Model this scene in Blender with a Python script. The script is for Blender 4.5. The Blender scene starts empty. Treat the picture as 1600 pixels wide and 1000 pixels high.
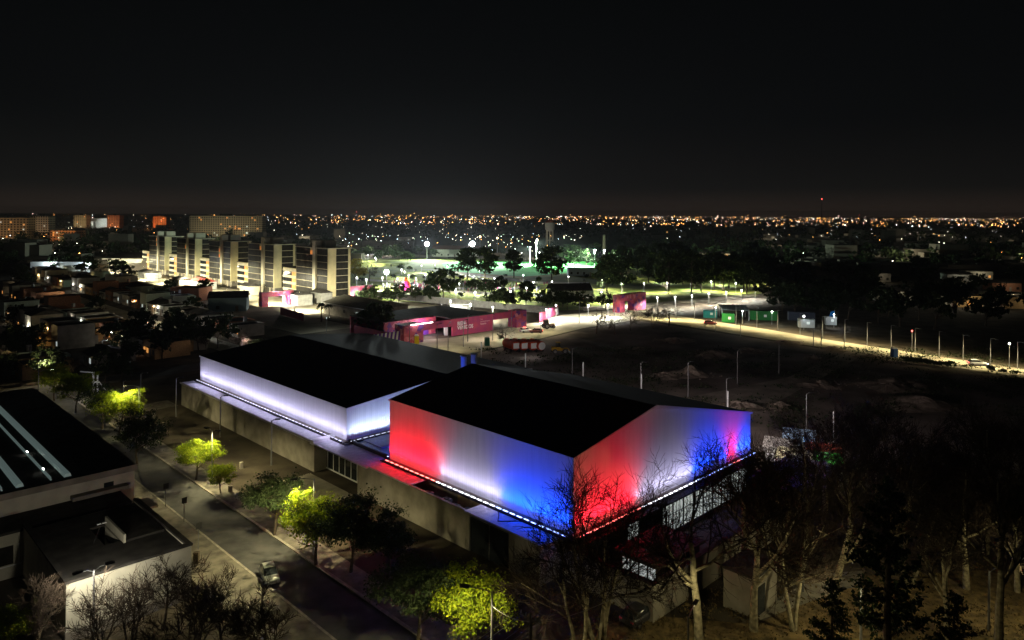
import bpy, bmesh, math, random
from mathutils import Vector, Matrix
R = math.radians
sc = bpy.context.scene
COL = sc.collection

# ---------------------------------------------------------------- camera
CAM_H, F, PX, PY = 36.0, 1130.0, 800.0, 334.0     # metres, focal length and optical axis in photo pixels
ROLL = R(0.29)
cd = bpy.data.cameras.new('camera'); cam = bpy.data.objects.new('camera', cd); COL.objects.link(cam)
cd.sensor_width = 36.0; cd.sensor_fit = 'HORIZONTAL'; cd.lens = 36.0 * F / 1600.0
cd.shift_y = -(500.0 - PY) / 1600.0
cd.clip_start = 0.5; cd.clip_end = 60000
cam.matrix_world = Matrix.Translation((0, 0, CAM_H)) @ Matrix.Rotation(R(90), 4, 'X') @ Matrix.Rotation(ROLL, 4, 'Z')
sc.camera = cam

# ---------------------------------------------------------------- night sky
w = bpy.data.worlds.new('World'); sc.world = w; w.use_nodes = True
nt = w.node_tree; nt.nodes.clear()
N = nt.nodes.new; L = nt.links.new
out = N('ShaderNodeOutputWorld')
sky = N('ShaderNodeTexSky'); sky.sky_type = 'NISHITA'; sky.sun_disc = False
sky.sun_elevation = R(-7); sky.sun_rotation = R(200); sky.air_density = 1.5; sky.dust_density = 3
bg1 = N('ShaderNodeBackground'); bg1.inputs[1].default_value = 0.006; L(sky.outputs[0], bg1.inputs[0])
tc = N('ShaderNodeTexCoord'); sp = N('ShaderNodeSeparateXYZ'); L(tc.outputs['Generated'], sp.inputs[0])
rp = N('ShaderNodeValToRGB'); L(sp.outputs['Z'], rp.inputs[0])
els = rp.color_ramp.elements
els[0].position = 0.0; els[0].color = (0.020, 0.0135, 0.0105, 1)
els[1].position = 1.0; els[1].color = (0.0010, 0.0013, 0.0014, 1)
e = els.new(0.035); e.color = (0.0052, 0.0048, 0.0046, 1)
e = els.new(0.12); e.color = (0.0021, 0.0023, 0.0025, 1)
e = els.new(0.35); e.color = (0.0013, 0.0016, 0.0018, 1)
bg2 = N('ShaderNodeBackground'); bg2.inputs[1].default_value = 1.0; L(rp.outputs[0], bg2.inputs[0])
ad = N('ShaderNodeAddShader'); L(bg1.outputs[0], ad.inputs[0]); L(bg2.outputs[0], ad.inputs[1]); L(ad.outputs[0], out.inputs[0])

vs = sc.view_settings
vs.view_transform = 'Standard'; vs.look = 'None'; vs.exposure = 0.0; vs.gamma = 1.0; vs.use_curve_mapping = False
cy = sc.cycles
cy.use_denoising = True; cy.denoiser = 'OPENIMAGEDENOISE'
cy.max_bounces = 5; cy.diffuse_bounces = 3; cy.glossy_bounces = 2; cy.transmission_bounces = 3; cy.volume_bounces = 0; cy.transparent_max_bounces = 6
cy.sample_clamp_indirect = 4.0; cy.use_light_tree = True; cy.caustics_reflective = False; cy.caustics_refractive = False

# ---------------------------------------------------------------- frames: the town grid and the camera's ground rays
C0 = (6.14, 70.8); TH = math.atan2(0.703, 0.711); CT, ST = math.cos(TH), math.sin(TH)
def W(b, a, z=0.0):                     # town grid: b runs to the right and away, a to the left and away
    return Vector((C0[0] + b * CT - a * ST, C0[1] + b * ST + a * CT, z))
def BA(p):
    x, y = p[0] - C0[0], p[1] - C0[1]
    return (x * CT + y * ST, -x * ST + y * CT)
def G(u, v, z=0.0):                     # where the ray through a photo pixel meets the height z
    dx, dy = u - PX, -(v - PY); c, s = math.cos(ROLL), math.sin(ROLL)
    rx, rz = dx * c - dy * s, dx * s + dy * c
    t = (z - CAM_H) / rz
    return Vector((rx * t, F * t, z))
def hz(v, u, Y):                        # height seen at row v at the distance Y
    dx, dy = u - PX, -(v - PY); c, s = math.cos(ROLL), math.sin(ROLL)
    return CAM_H + (dx * s + dy * c) * Y / F

# ---------------------------------------------------------------- materials
def nodes(name):
    m = bpy.data.materials.new(name); m.use_nodes = True
    t = m.node_tree; b = t.nodes['Principled BSDF']
    return m, t, b
def mat(name, col, rough=0.8, var=0.0, scale=3.0, bump=0.0, metal=0.0, col2=None, spec=0.15, detail=5):
    m, t, b = nodes(name)
    b.inputs['Roughness'].default_value = rough; b.inputs['Metallic'].default_value = metal
    b.inputs['Specular IOR Level'].default_value = spec
    if var or col2 or bump:
        tcn = t.nodes.new('ShaderNodeTexCoord'); nz = t.nodes.new('ShaderNodeTexNoise')
        nz.inputs['Scale'].default_value = scale; nz.inputs['Detail'].default_value = detail
        t.links.new(tcn.outputs['Object'], nz.inputs['Vector'])
        r = t.nodes.new('ShaderNodeValToRGB'); t.links.new(nz.outputs[0], r.inputs[0])
        c2 = col2 or tuple(min(1, c * (1 + var)) for c in col); c1 = col if col2 else tuple(c * (1 - var) for c in col)
        r.color_ramp.elements[0].position = 0.33; r.color_ramp.elements[1].position = 0.67
        r.color_ramp.elements[0].color = (*c1, 1); r.color_ramp.elements[1].color = (*c2, 1)
        t.links.new(r.outputs[0], b.inputs['Base Color'])
        if bump:
            bp = t.nodes.new('ShaderNodeBump'); bp.inputs['Strength'].default_value = bump; bp.inputs['Distance'].default_value = 0.2
            t.links.new(nz.outputs[0], bp.inputs['Height']); t.links.new(bp.outputs[0], b.inputs['Normal'])
    else:
        b.inputs['Base Color'].default_value = (*col, 1)
    return m
def emit(name, col, s, sample=True):
    m, t, b = nodes(name)
    b.inputs['Base Color'].default_value = (*[min(0.8, c * 0.8) for c in col], 1)
    b.inputs['Emission Color'].default_value = (*col, 1); b.inputs['Emission Strength'].default_value = s
    if not sample: m.cycles.emission_sampling = 'NONE'
    return m
def ribbed(name, col, axis, pitch, depth=0.03, rough=0.5, dirt=0.12, metal=0.0, spec=0.2):   # sheet cladding with vertical ribs or standing seams
    m, t, b = nodes(name)
    b.inputs['Roughness'].default_value = rough; b.inputs['Metallic'].default_value = metal; b.inputs['Specular IOR Level'].default_value = spec
    tcn = t.nodes.new('ShaderNodeTexCoord'); sep = t.nodes.new('ShaderNodeSeparateXYZ'); t.links.new(tcn.outputs['Object'], sep.inputs[0])
    md = t.nodes.new('ShaderNodeMath'); md.operation = 'PINGPONG'; md.inputs[1].default_value = pitch / 2
    t.links.new(sep.outputs[axis], md.inputs[0])
    rr = t.nodes.new('ShaderNodeMapRange'); rr.inputs[1].default_value = pitch * 0.36; rr.inputs[2].default_value = pitch * 0.46
    t.links.new(md.outputs[0], rr.inputs[0])
    bp = t.nodes.new('ShaderNodeBump'); bp.inputs['Strength'].default_value = 0.8; bp.inputs['Distance'].default_value = depth
    t.links.new(rr.outputs[0], bp.inputs['Height']); t.links.new(bp.outputs[0], b.inputs['Normal'])
    mp = t.nodes.new('ShaderNodeMapping'); mp.inputs['Scale'].default_value = (1.6, 1.6, 0.12)
    t.links.new(tcn.outputs['Object'], mp.inputs[0])
    nz = t.nodes.new('ShaderNodeTexNoise'); nz.inputs['Scale'].default_value = 1.2; nz.inputs['Detail'].default_value = 6
    t.links.new(mp.outputs[0], nz.inputs['Vector'])
    r = t.nodes.new('ShaderNodeValToRGB'); t.links.new(nz.outputs[0], r.inputs[0])
    r.color_ramp.elements[0].position = 0.3; r.color_ramp.elements[1].position = 0.7
    r.color_ramp.elements[0].color = (*[c * (1 - dirt) for c in col], 1); r.color_ramp.elements[1].color = (*col, 1)
    t.links.new(r.outputs[0], b.inputs['Base Color'])
    return m
def leafmat(name, col, col2, trans=0.35):
    m, t, b = nodes(name)
    b.inputs['Roughness'].default_value = 0.7; b.inputs['Specular IOR Level'].default_value = 0.15
    tcn = t.nodes.new('ShaderNodeTexCoord'); nz = t.nodes.new('ShaderNodeTexNoise'); nz.inputs['Scale'].default_value = 1.7; nz.inputs['Detail'].default_value = 3
    t.links.new(tcn.outputs['Object'], nz.inputs['Vector'])
    r = t.nodes.new('ShaderNodeValToRGB'); t.links.new(nz.outputs[0], r.inputs[0])
    r.color_ramp.elements[0].position = 0.35; r.color_ramp.elements[1].position = 0.65
    r.color_ramp.elements[0].color = (*col, 1); r.color_ramp.elements[1].color = (*col2, 1)
    t.links.new(r.outputs[0], b.inputs['Base Color'])
    tr = t.nodes.new('ShaderNodeBsdfTranslucent'); t.links.new(r.outputs[0], tr.inputs[0])
    mx = t.nodes.new('ShaderNodeMixShader'); mx.inputs[0].default_value = trans
    t.links.new(b.outputs[0], mx.inputs[1]); t.links.new(tr.outputs[0], mx.inputs[2])
    t.links.new(mx.outputs[0], t.nodes['Material Output'].inputs[0])
    return m
def printmat(name, cols, scale):        # printed event hoarding: hard-edged bands of pinks and violets
    m, t, b = nodes(name); b.inputs['Roughness'].default_value = 0.6
    tcn = t.nodes.new('ShaderNodeTexCoord')
    mp = t.nodes.new('ShaderNodeMapping'); mp.inputs['Rotation'].default_value = (0.6, 0.5, 0.7); t.links.new(tcn.outputs['Object'], mp.inputs[0])
    vo = t.nodes.new('ShaderNodeTexVoronoi'); vo.inputs['Scale'].default_value = scale; t.links.new(mp.outputs[0], vo.inputs['Vector'])
    se = t.nodes.new('ShaderNodeSeparateColor'); t.links.new(vo.outputs['Color'], se.inputs[0])
    r = t.nodes.new('ShaderNodeValToRGB'); r.color_ramp.interpolation = 'CONSTANT'; t.links.new(se.outputs[0], r.inputs[0])
    for i, c in enumerate(cols):
        e = r.color_ramp.elements[i] if i < 2 else r.color_ramp.elements.new(0.5)
        e.color = (*c, 1)
    for i, e in enumerate(r.color_ramp.elements): e.position = i / len(cols)
    t.links.new(r.outputs[0], b.inputs['Base Color'])
    return m

M = {}
M['soil'] = mat('soil', (0.035, 0.028, 0.02), 0.95, col2=(0.085, 0.07, 0.05), scale=0.22, bump=0.35, detail=9)
M['lot'] = mat('lot_dirt', (0.055, 0.046, 0.036), 0.95, col2=(0.30, 0.245, 0.22), scale=0.07, bump=0.9, detail=14)
M['mound'] = mat('mound_dirt', (0.16, 0.125, 0.10), 0.95, col2=(0.27, 0.22, 0.18), scale=0.8, bump=1.0, detail=14)
M['litter'] = mat('leaf_litter', (0.05, 0.036, 0.018), 0.95, col2=(0.17, 0.12, 0.055), scale=1.3, bump=0.4, detail=10)
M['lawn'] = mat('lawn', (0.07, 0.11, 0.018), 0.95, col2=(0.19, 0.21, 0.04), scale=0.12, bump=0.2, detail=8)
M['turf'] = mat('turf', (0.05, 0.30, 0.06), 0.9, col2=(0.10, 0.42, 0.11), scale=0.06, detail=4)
M['asphalt'] = mat('asphalt', (0.045, 0.045, 0.045), 0.85, col2=(0.085, 0.083, 0.08), scale=0.5, bump=0.12, detail=9)
M['pale_road'] = mat('dusty_road', (0.20, 0.18, 0.13), 0.9, col2=(0.34, 0.31, 0.23), scale=0.16, bump=0.15, detail=9)
M['paving'] = mat('paving', (0.10, 0.09, 0.075), 0.85, col2=(0.21, 0.19, 0.155), scale=0.9, bump=0.15, detail=7)
M['kerb'] = mat('kerb', (0.27, 0.25, 0.21), 0.85, var=0.25, scale=2.0)
M['white_wall'] = ribbed('white_cladding_long', (0.72, 0.72, 0.74), 1, 0.33)
M['white_gable'] = ribbed('white_cladding_gable', (0.72, 0.72, 0.74), 0, 0.33)
M['roof'] = ribbed('dark_standing_seam_roof', (0.022, 0.023, 0.036), 1, 0.6, 0.04, 0.8, 0.3, spec=0.03)
M['annex_roof'] = ribbed('grey_ribbed_roof', (0.55, 0.54, 0.58), 1, 0.9, 0.05, 0.5, 0.3)
M['concrete'] = mat('concrete', (0.20, 0.18, 0.15), 0.9, col2=(0.32, 0.29, 0.245), scale=0.6, bump=0.1, detail=10)
M['cream'] = mat('cream_render', (0.55, 0.52, 0.42), 0.85, var=0.12, scale=0.7, detail=9)
M['fin'] = mat('tower_fin_render', (0.62, 0.57, 0.44), 0.85, var=0.1, scale=0.4)
M['tower'] = mat('tower_render', (0.68, 0.60, 0.36), 0.85, var=0.1, scale=0.4, detail=8)
M['trim'] = mat('pale_trim', (0.75, 0.75, 0.76), 0.5)
M['dark_metal'] = mat('dark_metal', (0.03, 0.03, 0.033), 0.5, metal=0.3)
M['metal'] = mat('galvanised', (0.20, 0.20, 0.205), 0.5, var=0.15, scale=4, metal=0.5)
M['post'] = mat('painted_post', (0.5, 0.5, 0.5), 0.6)
M['wood'] = mat('pole_wood', (0.23, 0.19, 0.15), 0.9, var=0.3, scale=5)
M['tar'] = mat('tar_roof', (0.03, 0.028, 0.026), 0.95, col2=(0.06, 0.055, 0.05), scale=0.8, detail=9)
M['glass'] = mat('dark_glass', (0.02, 0.024, 0.028), 0.08, spec=0.6)
M['glass2'] = mat('curtained_glass', (0.008, 0.008, 0.008), 0.3, col2=(0.035, 0.032, 0.026), scale=0.9, spec=0.2)
M['lit_warm'] = emit('lit_window_warm', (1.0, 0.42, 0.10), 0.75)
M['lit_orange'] = emit('lit_window_orange', (1.0, 0.34, 0.07), 0.7)
M['lit_white'] = emit('lit_window_white', (0.86, 0.95, 0.90), 0.40)
M['lit_blue'] = emit('lit_window_blue', (0.35, 0.6, 1.0), 0.5)
M['lens_red'] = emit('led_lens_red', (1.0, 0.20, 0.17), 4, False)
M['lens_white'] = emit('led_lens_white', (0.95, 0.95, 1.0), 4, False)
M['lens_blue'] = emit('led_lens_blue', (0.42, 0.55, 1.0), 4, False)
M['lens_dim'] = emit('led_lens_dim', (0.85, 0.85, 1.0), 0.9, False)
M['lamp_white'] = emit('lamp_white', (1.0, 0.98, 0.90), 16, False)
M['lamp_cool'] = emit('lamp_cool', (0.86, 0.98, 1.0), 60, False)
M['lamp_warm'] = emit('lamp_warm', (1.0, 0.72, 0.36), 16, False)
M['lamp_yellow'] = emit('lamp_yellow', (1.0, 0.93, 0.45), 14, False)
M['lamp_red'] = emit('lamp_red', (1.0, 0.10, 0.08), 8, False)
M['skylight'] = emit('skylight_sheet', (0.50, 0.68, 0.64), 0.12, False)
M['pink'] = printmat('pink_event_print', [(0.55, 0.08, 0.14), (0.42, 0.06, 0.15), (0.62, 0.14, 0.20), (0.36, 0.06, 0.22), (0.52, 0.09, 0.13), (0.16, 0.04, 0.26), (0.66, 0.24, 0.30), (0.48, 0.07, 0.12)], 0.9)
M['pink_plain'] = mat('pink_panel', (0.52, 0.08, 0.13), 0.6, col2=(0.36, 0.055, 0.15), scale=0.5)
M['violet'] = mat('violet_panel', (0.14, 0.04, 0.34), 0.6)
M['dull_white'] = mat('dull_white', (0.38, 0.38, 0.36), 0.8, var=0.2, scale=0.8)
M['white_paint'] = mat('white_paint', (0.8, 0.8, 0.78), 0.5)
M['bark_pale'] = mat('pale_bark', (0.10, 0.085, 0.055), 0.95, col2=(0.30, 0.26, 0.17), scale=2.5, bump=0.3, detail=7)
M['bark'] = mat('bark', (0.055, 0.042, 0.03), 0.95, col2=(0.12, 0.095, 0.07), scale=4, bump=0.3)
M['twig'] = mat('twigs', (0.035, 0.025, 0.018), 0.95, col2=(0.075, 0.055, 0.04), scale=2)
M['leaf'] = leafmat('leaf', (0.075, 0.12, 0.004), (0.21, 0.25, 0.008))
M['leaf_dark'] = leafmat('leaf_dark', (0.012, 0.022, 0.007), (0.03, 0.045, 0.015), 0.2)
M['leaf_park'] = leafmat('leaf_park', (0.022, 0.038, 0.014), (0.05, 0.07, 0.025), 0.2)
M['leaf_yellow'] = leafmat('leaf_yellow', (0.22, 0.19, 0.03), (0.34, 0.30, 0.06), 0.4)

# ---------------------------------------------------------------- mesh builder
class MB:
    def __init__(s): s.v = []; s.f = []; s.m = []; s.k = 0
    def mat(s, k): s.k = k; return s
    def face(s, pts):
        n = len(s.v); s.v += [tuple(p) for p in pts]; s.f.append(tuple(range(n, n + len(pts)))); s.m.append(s.k)
    def box(s, x0, x1, y0, y1, z0, z1):
        n = len(s.v)
        s.v += [(x0, y0, z0), (x1, y0, z0), (x1, y1, z0), (x0, y1, z0), (x0, y0, z1), (x1, y0, z1), (x1, y1, z1), (x0, y1, z1)]
        for q in ((0, 3, 2, 1), (4, 5, 6, 7), (0, 1, 5, 4), (1, 2, 6, 5), (2, 3, 7, 6), (3, 0, 4, 7)):
            s.f.append(tuple(n + i for i in q)); s.m.append(s.k)
        return s
    def prism(s, poly, axis, t0, t1):   # poly of 2-D points swept along an axis
        def P(p, t): return {'x': (t, p[0], p[1]), 'y': (p[0], t, p[1]), 'z': (p[0], p[1], t)}[axis]
        n = len(s.v); k = len(poly)
        s.v += [P(p, t0) for p in poly] + [P(p, t1) for p in poly]
        s.f.append(tuple(n + i for i in range(k))[::-1]); s.m.append(s.k)
        s.f.append(tuple(n + k + i for i in range(k))); s.m.append(s.k)
        for i in range(k):
            j = (i + 1) % k; s.f.append((n + i, n + j, n + k + j, n + k + i)); s.m.append(s.k)
        return s
    def tube(s, pts, rad, n=6, cap=True):
        pts = [Vector(p) for p in pts]; base = len(s.v); up = None
        for i, p in enumerate(pts):
            d = (pts[min(i + 1, len(pts) - 1)] - pts[max(i - 1, 0)])
            if d.length < 1e-9: d = Vector((0, 0, 1))
            d.normalize()
            ref = Vector((1, 0, 0)) if abs(d.x) < 0.8 else Vector((0, 1, 0))
            e1 = d.cross(ref).normalized(); e2 = d.cross(e1)
            r = rad[i] if isinstance(rad, (list, tuple)) else rad
            for j in range(n):
                a = 2 * math.pi * j / n; q = p + e1 * (r * math.cos(a)) + e2 * (r * math.sin(a)); s.v.append((q.x, q.y, q.z))
        for i in range(len(pts) - 1):
            for j in range(n):
                k = (j + 1) % n; a = base + i * n
                s.f.append((a + j, a + k, a + n + k, a + n + j)); s.m.append(s.k)
        if cap and n > 3:
            s.f.append(tuple(base + j for j in range(n))[::-1]); s.m.append(s.k)
            a = base + (len(pts) - 1) * n; s.f.append(tuple(a + j for j in range(n))); s.m.append(s.k)
        return s
    def ball(s, c, rx, ry=None, rz=None, n=8, h=5):
        ry = rx if ry is None else ry; rz = rx if rz is None else rz; b = len(s.v)
        s.v.append((c[0], c[1], c[2] - rz))
        for i in range(1, h):
            t = math.pi * i / h
            for j in range(n):
                a = 2 * math.pi * j / n
                s.v.append((c[0] + rx * math.sin(t) * math.cos(a), c[1] + ry * math.sin(t) * math.sin(a), c[2] - rz * math.cos(t)))
        s.v.append((c[0], c[1], c[2] + rz)); e = len(s.v) - 1
        for j in range(n):
            k = (j + 1) % n
            s.f.append((b, b + 1 + k, b + 1 + j)); s.m.append(s.k)
            for i in range(h - 2):
                q = b + 1 + i * n; s.f.append((q + j, q + k, q + n + k, q + n + j)); s.m.append(s.k)
            q = b + 1 + (h - 2) * n; s.f.append((q + j, q + k, e)); s.m.append(s.k)
        return s
    def build(s, name, mats, parent=None, smooth=False, loc=None, rotz=0.0):
        me = bpy.data.meshes.new(name); me.from_pydata(s.v, [], s.f)
        ml = mats if isinstance(mats, (list, tuple)) else [mats]
        for x in ml: me.materials.append(x)
        if len(ml) > 1: me.polygons.foreach_set('material_index', s.m)
        if smooth: me.polygons.foreach_set('use_smooth', [True] * len(me.polygons))
        me.update()
        o = bpy.data.objects.new(name, me); COL.objects.link(o)
        if parent is not None: o.parent = parent
        if loc is not None: o.location = loc
        if rotz: o.rotation_euler = (0, 0, rotz)
        return o
def tag(o, label, cat, group=None):
    o['label'] = label; o['category'] = cat
    if group: o['group'] = group
    return o
def thing(name, label, cat, loc=(0, 0, 0), rotz=0.0, group=None):
    o = bpy.data.objects.new(name, None); COL.objects.link(o); o.empty_display_size = 0.3
    o.location = loc; o.rotation_euler = (0, 0, rotz)
    return tag(o, label, cat, group)
def struct(o, kind='structure'): o['kind'] = kind; return o
KIDS = {}
def dup(root, loc, rotz=0.0, scale=None, label=None, group=None):
    r = root.copy(); COL.objects.link(r); r.location = loc; r.rotation_euler = (0, 0, rotz)
    if scale is not None: r.scale = scale if isinstance(scale, (tuple, list)) else (scale,) * 3
    if label: r['label'] = label
    if group: r['group'] = group
    for ch in root.children:
        c = ch.copy(); COL.objects.link(c); c.parent = r
        for g in ch.children:
            d = g.copy(); COL.objects.link(d); d.parent = c
    return r
def light(kind, power, col, loc, parent=None, size=0.1, aim=None, angle=120, blend=1.0, along=None, squeeze=1.0):
    ld = bpy.data.lights.new('lamp_light', kind); ld.energy = power; ld.color = col; ld.shadow_soft_size = size
    if kind == 'SPOT': ld.spot_size = R(angle); ld.spot_blend = blend
    o = bpy.data.objects.new('lamp_light', ld); COL.objects.link(o)
    if parent is not None: o.parent = parent
    o.location = loc
    if aim is not None:
        z = (Vector(loc) - Vector(aim)).normalized(); x = Vector(along or (1, 0.01, 0)); x = (x - z * x.dot(z)).normalized(); y = z.cross(x)
        o.rotation_euler = Matrix((x, y, z)).transposed().to_euler(); o.scale = (squeeze, 1, 1)
    return o

# landmarks used to tell repeats apart in their labels
MARKS = {}
_ON = 'second third fourth fifth sixth seventh eighth ninth tenth eleventh twelfth thirteenth fourteenth fifteenth sixteenth seventeenth eighteenth nineteenth'.split()
ORD = [''] + [x + ' ' for x in _ON]
for _t, _w in (('twentieth', 'twenty'), ('thirtieth', 'thirty'), ('fortieth', 'forty'), ('fiftieth', 'fifty'), ('sixtieth', 'sixty')):
    ORD += [_t + ' '] + ['%s-%s ' % (_w, x) for x in ['first'] + _ON[:8]]
def label_by_marks(items, word='closest to'):
    """items: (object, phrase). Adds the rank by distance from the nearest landmark, so each label is its own."""
    g = {}
    for o, ph in items:
        p = o.location; k = min(MARKS, key=lambda n: (MARKS[n][0] - p.x) ** 2 + (MARKS[n][1] - p.y) ** 2)
        g.setdefault((ph, k), []).append(o)
    for (ph, k), os in g.items():
        os.sort(key=lambda o: (MARKS[k][0] - o.location.x) ** 2 + (MARKS[k][1] - o.location.y) ** 2)
        for i, o in enumerate(os):
            o['label'] = '%s, %s%s %s' % (ph, ORD[i], word, k)
def mark(name, p): MARKS[name] = (p[0], p[1])
# ---------------------------------------------------------------- ground, roads, pavements
def sheet(name, pts, z, m, kind='structure'):
    b = MB(); b.face([(p[0], p[1], z) for p in pts]); return struct(b.build(name, m), kind)
def px_sheet(name, pix, z, m): return sheet(name, [G(u, v) for u, v in pix], z, m)
def grid_sheet(name, b0, b1, a0, a1, z, m): return sheet(name, [W(b0, a0), W(b1, a0), W(b1, a1), W(b0, a1)], z, m)
sheet('ground', [(-12000, -300), (12000, -300), (12000, 14000), (-12000, 14000)], 0.0, M['soil'])
def slab(name, b0, b1, a0, a1, z0, z1, m):
    o = MB().box(b0, b1, a0, a1, z0, z1).build(name, m, loc=(C0[0], C0[1], 0), rotz=TH); return struct(o)
grid_sheet('road', -22.0, -16.5, -40, 128, 0.02, M['asphalt'])
slab('pavement', -26.6, -22.0, -40, 100, -0.2, 0.13, M['paving'])
slab('kerb', -16.5, -16.2, -40, 128, -0.2, 0.14, M['kerb'])
slab('kerb', -22.0, -21.75, -40, 100, -0.2, 0.145, M['kerb'])
slab('pavement', -16.2, -13.6, -10, 128, -0.2, 0.12, M['paving'])
slab('path', -13.6, -3.6, 93.0, 98.5, -0.1, 0.03, M['paving'])
slab('path', -10, -3.6, 33.5, 44.5, -0.1, 0.05, M['concrete'])
px_sheet('path', [(1180, 972), (1345, 912), (1352, 892), (1290, 896), (1196, 944)], 0.03, M['paving'])
px_sheet('leaf_litter', [(830, 1240), (1800, 1240), (1760, 880), (1350, 900), (1180, 976), (1000, 960), (850, 1010)], 0.012, M['litter'])
# street along the towers, plazas and the roads round the dirt lot
grid_sheet('road', 72, 91.5, 186, 520, 0.02, M['pale_road'])
grid_sheet('pavement', 52, 72, 150, 262, 0.014, M['pale_road'])
grid_sheet('road', -60, 94, 121, 129, 0.016, M['asphalt'])
grid_sheet('road', 24, 31, 129, 300, 0.022, M['pale_road'])
px_sheet('pavement', [(545, 470), (585, 468), (700, 478), (790, 494), (725, 496), (610, 490), (560, 492)], 0.03, M['pale_road'])
px_sheet('road', [(600, 548), (670, 556), (705, 560), (770, 544), (840, 530), (910, 513), (1000, 499), (1014, 486), (960, 484), (880, 492), (800, 512), (700, 528), (620, 534)], 0.026, M['pale_road'])
px_sheet('road', [(1000, 498), (1100, 514), (1200, 530), (1300, 545), (1400, 560), (1700, 606), (1700, 592), (1600, 577), (1400, 547), (1300, 532), (1200, 515), (1100, 500), (1012, 486)], 0.030, M['pale_road'])
px_sheet('path', [(912, 486), (1000, 480), (1090, 472), (1185, 463), (1180, 459), (1090, 467), (1000, 475), (908, 480)], 0.034, M['pale_road'])
px_sheet('dirt_ground', [(705, 562), (770, 546), (840, 532), (910, 515), (1000, 501), (1200, 532), (1400, 563), (1700, 610), (1700, 760), (1250, 720), (900, 640), (690, 590)], 0.014, M['lot'])
px_sheet('dirt_track', [(1130, 640), (1215, 628), (1340, 560), (1400, 560), (1330, 546), (1230, 590), (1090, 618)], 0.018, mat('dirt_track', (0.22, 0.19, 0.16), 0.95, col2=(0.38, 0.33, 0.28), scale=0.3, bump=0.4, detail=9))
# park lawns and the floodlit field
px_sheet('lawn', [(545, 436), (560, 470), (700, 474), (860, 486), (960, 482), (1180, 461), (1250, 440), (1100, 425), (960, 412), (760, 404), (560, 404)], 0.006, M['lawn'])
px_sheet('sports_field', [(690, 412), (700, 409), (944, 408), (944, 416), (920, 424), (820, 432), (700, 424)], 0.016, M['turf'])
px_sheet('path', [(655, 421), (690, 424), (760, 434), (840, 443), (920, 444), (920, 441), (840, 440), (765, 431), (690, 421)], 0.022, M['pale_road'])
px_sheet('path', [(555, 438), (640, 443), (720, 452), (830, 452), (830, 449), (720, 449), (640, 440), (555, 435)], 0.022, M['pale_road'])
px_sheet('path', [(600, 448), (690, 456), (800, 463), (800, 459), (690, 452), (600, 445)], 0.024, M['paving'])
px_sheet('road', [(548, 400), (625, 400), (700, 404), (700, 401), (625, 396), (548, 396)], 0.02, M['pale_road'])
px_sheet('road', [(88, 410), (150, 414), (250, 438), (262, 432), (170, 408), (150, 402)], 0.028, M['pale_road'])
px_sheet('road', [(205, 560), (262, 548), (328, 543), (322, 528), (262, 530), (268, 516), (258, 512)], 0.034, M['pale_road'])

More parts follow.
